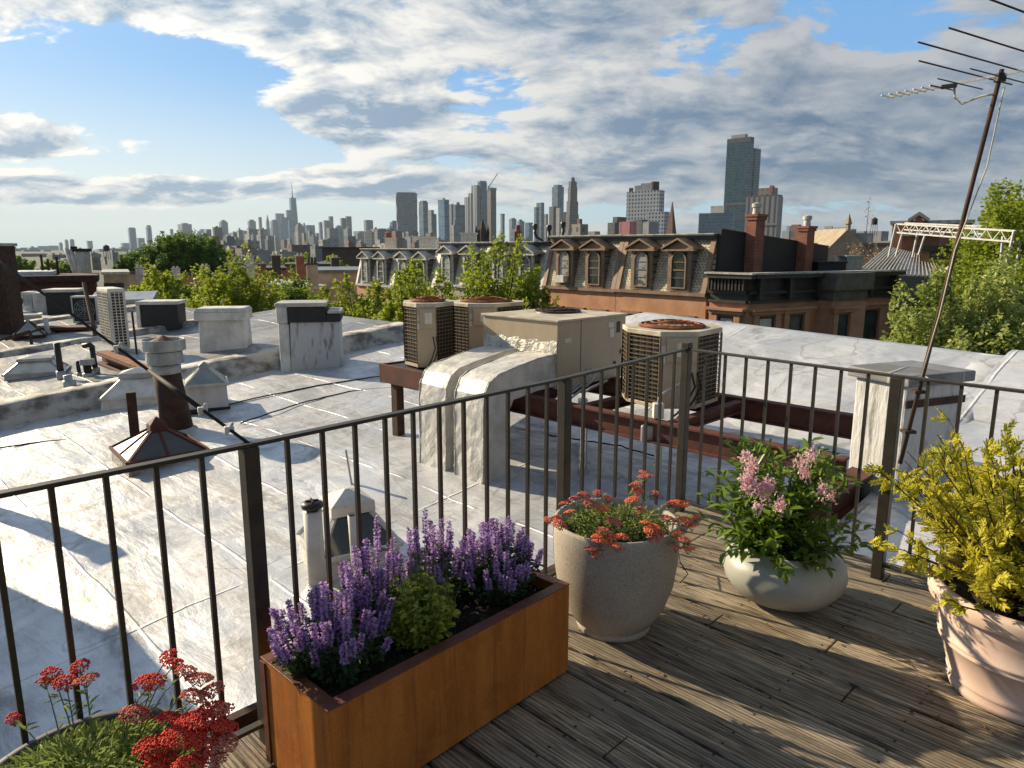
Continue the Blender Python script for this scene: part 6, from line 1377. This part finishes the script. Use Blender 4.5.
t,a,b,T=tw('unfinished_tower','dark tower under construction on the right of the striped cluster',487.2,491,496.3,190,2150,'brown',tiers=((-.05,1.05,2.5,'haze','formwork'),)); 
t=thing('tower_crane','thin red construction crane on top of the unfinished tower','crane',at(489,188,2150)); g=MB(); j=at(497.7,173.5,2150)-at(489,188,2150); g.bar((0,0,-5),(0,0,6),3); g.build('mast',WM['brick'],t); g=MB(); g.bar((0,0,4),j,2.0); g.bar((0,0,4),-j*.12+Vector((0,0,8)),3.0); g.build('jib',WM['brick'],t)
tw('thin_tower','very thin tower standing alone right of the crane',500.5,502.5,504.7,214.5,2600,'grey',tiers=((-.1,1.1,.7,'dark','crown'),)); 
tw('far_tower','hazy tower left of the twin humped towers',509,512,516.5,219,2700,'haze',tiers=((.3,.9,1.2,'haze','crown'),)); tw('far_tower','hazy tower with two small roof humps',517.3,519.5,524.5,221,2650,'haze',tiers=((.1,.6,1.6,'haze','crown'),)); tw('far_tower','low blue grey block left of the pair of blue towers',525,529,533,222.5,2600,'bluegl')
tw('blue_tower','blue tower with a notched left shoulder right of the orange chimney',534,536,539,207,2300,'greygl'); tw('blue_tower','taller half of the notched blue tower',536.3,541,544,202.5,2320,'greygl'); tw('blue_tower','short slab at the right of the notched blue tower',544,546,548,214,2400,'haze')
tw('glass_tower','dark slab in front of the tall glass tower left of the art deco tower',549,553,557,206.5,2000,'dark'); tw('glass_tower','tall blue grey glass tower left of the art deco tower',551.8,557,563.5,186.5,2100,'greygl',tiers=((.15,.9,2,'bluegl','crown'),)); tw('pale_tower','pale glass slab below the tall glass tower',556,559,562,208,1950,'haze2'); tw('dark_block','dark narrow block between the glass tower and the art deco tower',562.5,564,567,212,2300,'dark')
t,a,b,T=tw('art_deco_tower','slender brown art deco tower with a domed pointed top',565.5,569,579,214,1900,'brown',tiers=((.08,.92,-200,'brown','x'),) if False else ())
zc=[at(512,v,1900).z for v in (214,201,187,181,177.5)]; sh_=[.88,.72,.62,.30]
c_=(b/2,a/2); g=MB()
for i,(z0,z1) in enumerate(zip(zc[:-1],zc[1:])): g.b2(c_[0]-b/2*sh_[i],c_[0]+b/2*sh_[i],c_[1]-a/2*sh_[i],c_[1]+a/2*sh_[i],z0,z1)
g.build('upper_tier',WM['brown'],t); g=MB(); g.lathe([(b*.18,zc[3]),(b*.12,zc[4]),(0,zc[4]+4)],12,c_[0],c_[1]); g.build('dome',WM['brick'],t)
tw('brown_block','brown masonry block with a red water tank house, near the stovepipes',572,580,588.5,224,420,'tan',tiers=((.55,.85,5.5,'brick','tank_house'),))
tw('brick_block','small brick building with a chimney far right of the brown block',607,611,616,222,700,'brick') if False else None
tw('dark_block','dark grey block with a slanted roof left of the white gridded tower',608,614,632,222.5,1000,'dark',tiers=((.3,.95,6,'dark','tier'),)); tw('pink_block','pink paneled block below the white gridded tower',620,629,637,221.5,760,'red'); tw('dark_block','black block between the pink block and the pale block',634,641,648,219.5,820,'dark'); tw('pale_block','pale grey block at the right foot of the white gridded tower',643,648,660,221.5,740,'haze2')
t,a,b,T=tw('gridded_tower','broad white gridded tower with square windows and a stepped roof',629,657.5,664,190,900,'grid',th=40); g=MB(); g.b2(b*.1,b*.9,a*.15,a*.78,T,at(512,184,900).z); g.b2(b*.2,b*.8,a*.25,a*.6,T,at(512,182,900).z); g.build('roof_tier',WM['haze2'],t); g=MB(); g.tube([(b*.4,a*.2,T),(b*.4,a*.2,at(512,181,900).z)],5,12); g.b2(b*.1,b*.3,a*.85,a*.95,T,at(512,186,900).z); g.build('water_tank',MT['rust_dark'],t)
tw('gridded_wing','lower white gridded wing at the right of the gridded tower',648,663,670,211.5,880,'grid',th=40)
# tall teal tower
t,a,b,T=tw('teal_tower','very tall dark teal glass tower, the highest on the right','x',0,0,0,0,'') if False else tw('teal_tower','very tall dark teal glass tower, the highest on the right',726.3,744,749.5,141,1000,'teal',th=44); g=MB(); g.b2(0,b,0,a,T,at(512,136.5,1000).z); g.build('dark_crown',WM['dark'],t); z1=at(512,136.5,1000).z; g=MB(); g.b2(b*.15,b*.8,a*.25,a*.85,z1,at(512,133,1000).z); g.build('roof_unit',WM['haze2'],t)
zr=at(512,203.5,1000).z; MB().b2(-.4,b*.3,-.5,a*.95,zr-1.0,zr+1.0).build('red_band',WM['brick'],t)
tw('teal_tower','slightly lower right wing of the tall dark teal tower',746,749.5,757.8,148,1025,'teal',th=44)
tw('blue_grey_block','wide blue grey apartment block left of the tall teal tower',702,731,733.5,212.5,800,mat_windows('blue_grey_panel_wall',(.22,.27,.31),(.13,.17,.21),3.4,3.6,.55,.5),th=32); tw('white_block','small white roof block behind the wide blue grey block',712,722,725,205.5,900,'haze2')
t,a,b,T=tw('striped_tower','tan vertically striped tower with an orange topped penthouse at the right',750,775,783.5,196,700,'stripe',th=40); g=MB(); g.b2(b*.1,b*.8,a*.15,a*.65,T,at(512,187,700).z); g.build('penthouse',WM['tan'],t); MB().b2(b*.05,b*.95,a*.02,a*.98,T,T+1.6).build('parapet',WM['brick'],t); g=MB(); g.b2(b*.05,b*.4,a*.2,a*.3,T+4,at(512,185,700).z); g.build('orange_panel',WM['red'],t)
zr=at(512,223,700).z; g=MB(); g.b2(-.6,b*.3,-.6,a*1.0,zr-2,zr); g.build('ledge',WM['tan'],t)
tw('far_tower','tiny hazy tower between the striped tower and the right brick chimney',786,788,791,226,3500,'haze'); tw('brick_block','small red brick rooftop block between the two brick chimneys',792,797,801,224.5,300,'brick'); 
tw('grey_block','pale rooftop clutter block left of the small brick block',783,788,793,231,320,'haze2')
tw('concrete_block','low pale concrete building with rooftop boxes right of the chimneys',825,850,858,229,420,'tan',tiers=((.2,.5,2,'haze2','rooftop_box'),(.6,.8,3.5,'haze2','rooftop_box'))); tw('pale_block','pale building behind the blossoming bare tree',858,880,893,231,480,'haze2')
tw('pale_block','small pale block right of the second brick chimney',812,818,824,231,380,'cream')
def water_tower(label,u,vt,vb,Y,wpx):
    T=at(u,vt,Y); B=at(u,vb,Y); r=wpx/F_PX*Y/2; t=thing('water_tower',label,'water tower',(T.x,Y,B.z)); H=T.z-B.z
    g=MB(); g.lathe([(0,H*.45),(r,H*.45),(r,H*.85),(0,H)],16); g.build('tank',MT['rust_dark'],t)
    for sx in (-1,1):
        for sy in (-1,1): g=MB(); g.bar((sx*r*.8,sy*r*.8,-2),(sx*r*.7,sy*r*.7,H*.46),r*.14); g.build('leg',MT['rust_dark'],t)
water_tower('wooden water tower on legs above the church gable at the right',875,217,231,300,5.5); water_tower('small dark water tower far left between the twin flues and the blue towers',106,244.5,256,420,5.5)
# dense low buildings filling the distance
rs=np.random.RandomState(77); cl=[('haze','hazy grey'),('haze2','pale grey'),('tan','tan'),('brick','red brick'),('grey','grey concrete'),('cream','cream'),('brown','brown')]
def filler(n,ua,ub,va,vb,Ya,Yb,wa,wb,pool,skip=()):
    for i in range(n):
        u=rs.uniform(ua,ub); w=rs.uniform(wa,wb); v=rs.uniform(va,vb); Y=rs.uniform(Ya,Yb); m,nm=cl[pool[rs.randint(len(pool))]]
        if any(a<u<b for a,b in skip): continue
        zone='far left' if u<0 else 'left third' if u<250 else 'left centre' if u<400 else 'right centre' if u<600 else 'right third'
        tw('low_building', f'one of the {nm} low buildings crowded under the skyline in the {zone}', u-w/2,u-w/2+w*rs.uniform(.3,.8),u+w/2,v,Y,m,'building',tiers=((.3,.6,rs.uniform(.5,2.2),m,'roof_house'),) if (rs.rand()<.6) else (),group=f'{nm} low buildings, {zone}',th=rs.choice([45,50,56]))
filler(60,195,420,227,241,2200,3800,5,12,[0,0,1,4,6]); filler(40,195,480,236,246,900,1800,6,15,[0,1,2,4,5,6,3]); filler(34,200,420,244,258,260,600,12,28,[1,2,4,3,6,5],((322,380),))
filler(26,20,200,252,262,500,1500,10,30,[0,1,2,4]); filler(12,400,620,226,240,1300,2400,6,14,[0,1,4,2,4]); filler(8,600,700,236,246,400,700,10,22,[2,3,4]); filler(12,790,1024,233,246,300,700,12,30,[2,3,4,1]); filler(16,0,130,247.5,250,3500,5000,8,26,[0])

filler(22,-420,-10,250,262,300,1800,14,40,[0,1,2,4])
# ------------------------------------------------------------------ trees
MT['tree_lime'] = mat_leaf('spring_leaf', (.33,.40,.035), (.15,.22,.02), .45, .55, (.45,.52,.05), .5)
MT['tree_mid'] = mat_leaf('street_tree_leaf', (.22,.32,.045), (.09,.17,.025), .4, .55, (.32,.45,.05), .5)
MT['tree_dark'] = mat_leaf('dark_crown_leaf', (.14,.24,.035), (.07,.14,.02), .35, .6, (.2,.34,.04), .3)
MT['tree_pale'] = mat_leaf('pale_underside_leaf', (.46,.50,.20), (.18,.27,.04), .4, .5, (.6,.65,.12), .6)
MT['bark'] = M('bark', (.10,.08,.06), (.06,.045,.035), .9, 0, 3, (1,1,.3), bump=.5)
MT['blossom'] = mat_leaf('dry_blossom', (.42,.33,.22), (.28,.22,.15), .3, .7, None, .5)
def tree(name, label, cx, Y, ztop, RX, RY, H, leafm, n_clump, per, ls, seed, group='street trees', flat=.6, spiky=0.0, shellness=.45, clr=None, twigs=True, ground=-14, tipspread=1.0, bumpy=1.0):
    rs=np.random.RandomState(seed); zc=ztop-H/2; t=thing(name,label,'tree',(cx,Y,ground),0,group)
    tr=MB(); r0=max(.12,H*.028); zb=zc-H*.45-ground
    tr.tube([(0,0,-.2),(rs.uniform(-.2,.2),rs.uniform(-.2,.2),zb*.5),(0,0,zb),(rs.uniform(-.3,.3),0,zb+H*.35),(0,0,zb+H*.7)],[r0*1.3,r0,r0*.8,r0*.5,r0*.15],8)
    P=[];Dn=[]
    for c in range(n_clump):
        v=rs.normal(size=3); v/=np.linalg.norm(v); r=shellness+(1-shellness)*rs.rand()**.6; 
        if v[2]<-.2: v[2]*=flat
        bump_=1+bumpy*.16*math.sin(v[0]*5+seed)+bumpy*.12*math.sin(v[1]*7+v[2]*4+seed*2)
        C=np.array([v[0]*RX*r*bump_, v[1]*RY*r*bump_, v[2]*H*.5*r*bump_])
        outd=unit((v*np.array([1,1,1.0])+np.array([0,0,.5]))[None])[0]
        size=(RX+H*.5)*.5*rs.uniform(.12,.24)*tipspread
        if spiky and rs.rand()<spiky*.45 and v[2]>0: outd=unit((outd*.5+np.array([rs.normal()*.35,rs.normal()*.3,.9]))[None])[0]; C=C+outd*size*.8; L=size*rs.uniform(2.0,3.0); W_=size*.42
        else: L=size*rs.uniform(1.3,2.4); W_=size*rs.uniform(.6,.95)
        s_=rs.rand(per,1)-.5; pts=C+outd*s_*L+rs.normal(size=(per,3))*W_*(.60-.5*(s_+.5))
        P.append(pts); 
        base=np.array([0,0,zb+ground-zc+H*.25*rs.rand()]); mid=(base+C)/2+np.array([0,0,-.05*H])
        if twigs and c%2==0:
            a=Vector((base[0],base[1],base[2]+zc-ground)); m_=Vector((mid[0],mid[1],mid[2]+zc-ground)); e=Vector((C+outd*L*.35).tolist())+Vector((0,0,zc-ground)); tr.tube([a,m_,e],[r0*.35,r0*.2,r0*.04],4,False)
    tr.build('trunk',MT['bark'],t,smooth=True)
    P=np.concatenate(P); P[:,2]+=zc-ground; n=len(P); D_=unit(rs.normal(size=(n,3))*np.array([1,1,.6])+np.array([0,0,-.15])); N_=unit(rs.normal(size=(n,3))*.8+np.array([0,0,.8])); l=ls*rs.uniform(.6,1.3,n)
    np_build('crown',[quad_arrays(P,D_,N_,l,l*.62)],leafm,t); return t
def tpx(name,label,u0,u1,vt,Y,H,m,nc,per,ls,seed,**k):
    a,b=at(u0,250,Y).x,at(u1,250,Y).x; z=at((u0+u1)/2,vt,Y).z; R=(b-a)/2
    return tree(name,label,(a+b)/2,Y,z,R,k.pop('RY',R*.9),H,m,nc,per,ls,seed,**k)
tpx('round_tree','big rounded dense green tree standing above the far roofs on the left',130,233,241,112,11,MT['tree_dark'],800,150,.36,1,shellness=.8,bumpy=.35,group='far park trees',RY=7)
tpx('dark_tree','small dark green tree left of the big round one',110,136,259,108,6,MT['tree_dark'],90,130,.35,2,shellness=.6,group='far park trees')
tpx('far_tree','hazy low tree above the maroon shed, left one',10,36,259,170,9,MT['tree_mid'],70,110,.6,3,group='far park trees'); tpx('far_tree','hazy low tree above the maroon shed, right one near the twin flues',40,68,261,160,8,MT['tree_mid'],70,110,.6,4,group='far park trees')
tpx('yellow_tree','low olive yellow tree right of the upright conifer, far behind',272,312,255.5,135,6,MT['tree_lime'],80,120,.4,5,group='far park trees'); tpx('yellow_tree','second low olive tree left of the mansard houses',308,350,257,138,6,MT['tree_lime'],80,120,.4,6,group='far park trees')
tpx('street_tree','low leafy street tree crowns behind the black tarred chimney',114,204,272,44,6,MT['tree_lime'],300,110,.22,7,shellness=.4)
tpx('street_tree','feathery lime street tree with long upright shoots on the left',168,282,270,34,8,MT['tree_lime'],520,120,.17,8,spiky=.7,shellness=.25)
tpx('street_tree','thin upright shoot of leaves below the tallest skyscraper',279,305,256,37,8.5,MT['tree_mid'],80,100,.16,9,spiky=.8,shellness=.1)
tpx('street_tree','low bushy street tree behind the streaked chimney',246,356,284,40,8,MT['tree_lime'],380,110,.19,10,shellness=.4)
tpx('street_tree','street tree filling the gap in front of the leftmost mansard house',320,410,285,38,8,MT['tree_lime'],320,120,.18,11,spiky=.2,shellness=.4)
tpx('street_tree','bright yellow green street tree in front of the pale mansard houses',408,556,262,29,8.5,MT['tree_lime'],560,140,.15,12,spiky=.45,shellness=.25)
tpx('street_tree','lower leafy branch mass right of the bright street tree',486,566,286,28,6.0,MT['tree_lime'],240,120,.14,13,spiky=.2,shellness=.4)
tpx('street_tree','leafy tree directly above the tan condensers',362,456,282,30,7.0,MT['tree_lime'],330,120,.15,14,spiky=.25,shellness=.4)
tpx('bare_tree','nearly bare blossoming tree in front of the church gable',838,892,228,72,14,MT['blossom'],190,26,.20,15,shellness=.1,group=None)
tpx('tall_tree','tall light green tree at the right edge behind the antenna cord',962,1120,200,40,14,MT['tree_lime'],900,160,.24,16,shellness=.4,group='trees at the right edge',spiky=.25)
tpx('tall_tree','dense green tree behind the white truss pergola',940,1040,258,36,10,MT['tree_lime'],360,130,.19,17,shellness=.4,group='trees at the right edge')
tpx('tall_tree','large near tree with pale leaf undersides right of the corner brownstone',905,1080,274,25,11,MT['tree_pale'],700,170,.18,18,shellness=.35,group='trees at the right edge',spiky=.12)
# ------------------------------------------------------------------ litter on the deck
rs = np.random.RandomState(99); P=[];L=[]
for (c,r,n) in (((GP.x,GP.y),.45,34),((BW.x,BW.y),.5,40),((TP.x,TP.y),.6,46),((.6,1.9),1.1,26),((-.1,1.9),.7,20)):
    for i in range(n):
        a=rs.uniform(0,2*PI); d=r*math.sqrt(rs.uniform(.25,1)); x=c[0]+d*math.cos(a); y=c[1]+d*math.sin(a)
        if (y-x)*K<2.05 and (x+y)*K<3.75: P.append([x,y,.006+rs.uniform(0,.004)]); L.append(rs.uniform(.008,.024))
P=np.array(P); n=len(P); D_=rs.normal(size=(n,3))*np.array([1,1,.12]); l=np.array(L)
MT['litter'] = mat_leaf('dry_leaf', (.34,.22,.10), (.16,.10,.05), .15, .8, None, 3)
tag(np_build('leaf_litter',[leaf_arrays(P,unit(D_),unit(rs.normal(size=(n,3))*.25+np.array([0,0,1])),l,l*.5)],MT['litter'],None), 'scattered dry petals and leaf bits lying on the deck boards', kind='stuff')
# ------------------------------------------------------------------ loose cables on the near roof
def roof_cable(label, uv, r=.012):
    pts=[onroof(u,v)+Vector((0,0,.015)) for u,v in uv]; fine=[]
    rs_=np.random.RandomState(int(uv[0][1]))
    for a,b in zip(pts[:-1],pts[1:]):
        for j in range(6): fine.append(a.lerp(b,j/6)+Vector((rs_.uniform(-.02,.02),rs_.uniform(-.02,.02),0)))
    fine.append(pts[-1]); o=fine[0]; t=thing('roof_cable',label,'cable',o); g=MB(); g.tube([p_-o for p_ in fine],r,5); g.build('cable',MT['wire'],t)
roof_cable('thin black cable lying on the silver roof left of the glass pyramid skylight',[(-20,452),(40,443),(90,438),(124,434)])
roof_cable('long black cable crossing the silver roof behind the stout flue towards the steel frame',[(196,414),(250,400),(320,386),(372,378),(392,376)])
roof_cable('second black cable sagging across the silver roof below the long one',[(240,424),(300,404),(350,392),(398,388)])
roof_cable('cable lying on the sunlit roof strip between the duct and the conduits',[(548,436),(580,441),(620,447),(660,459)],.010)
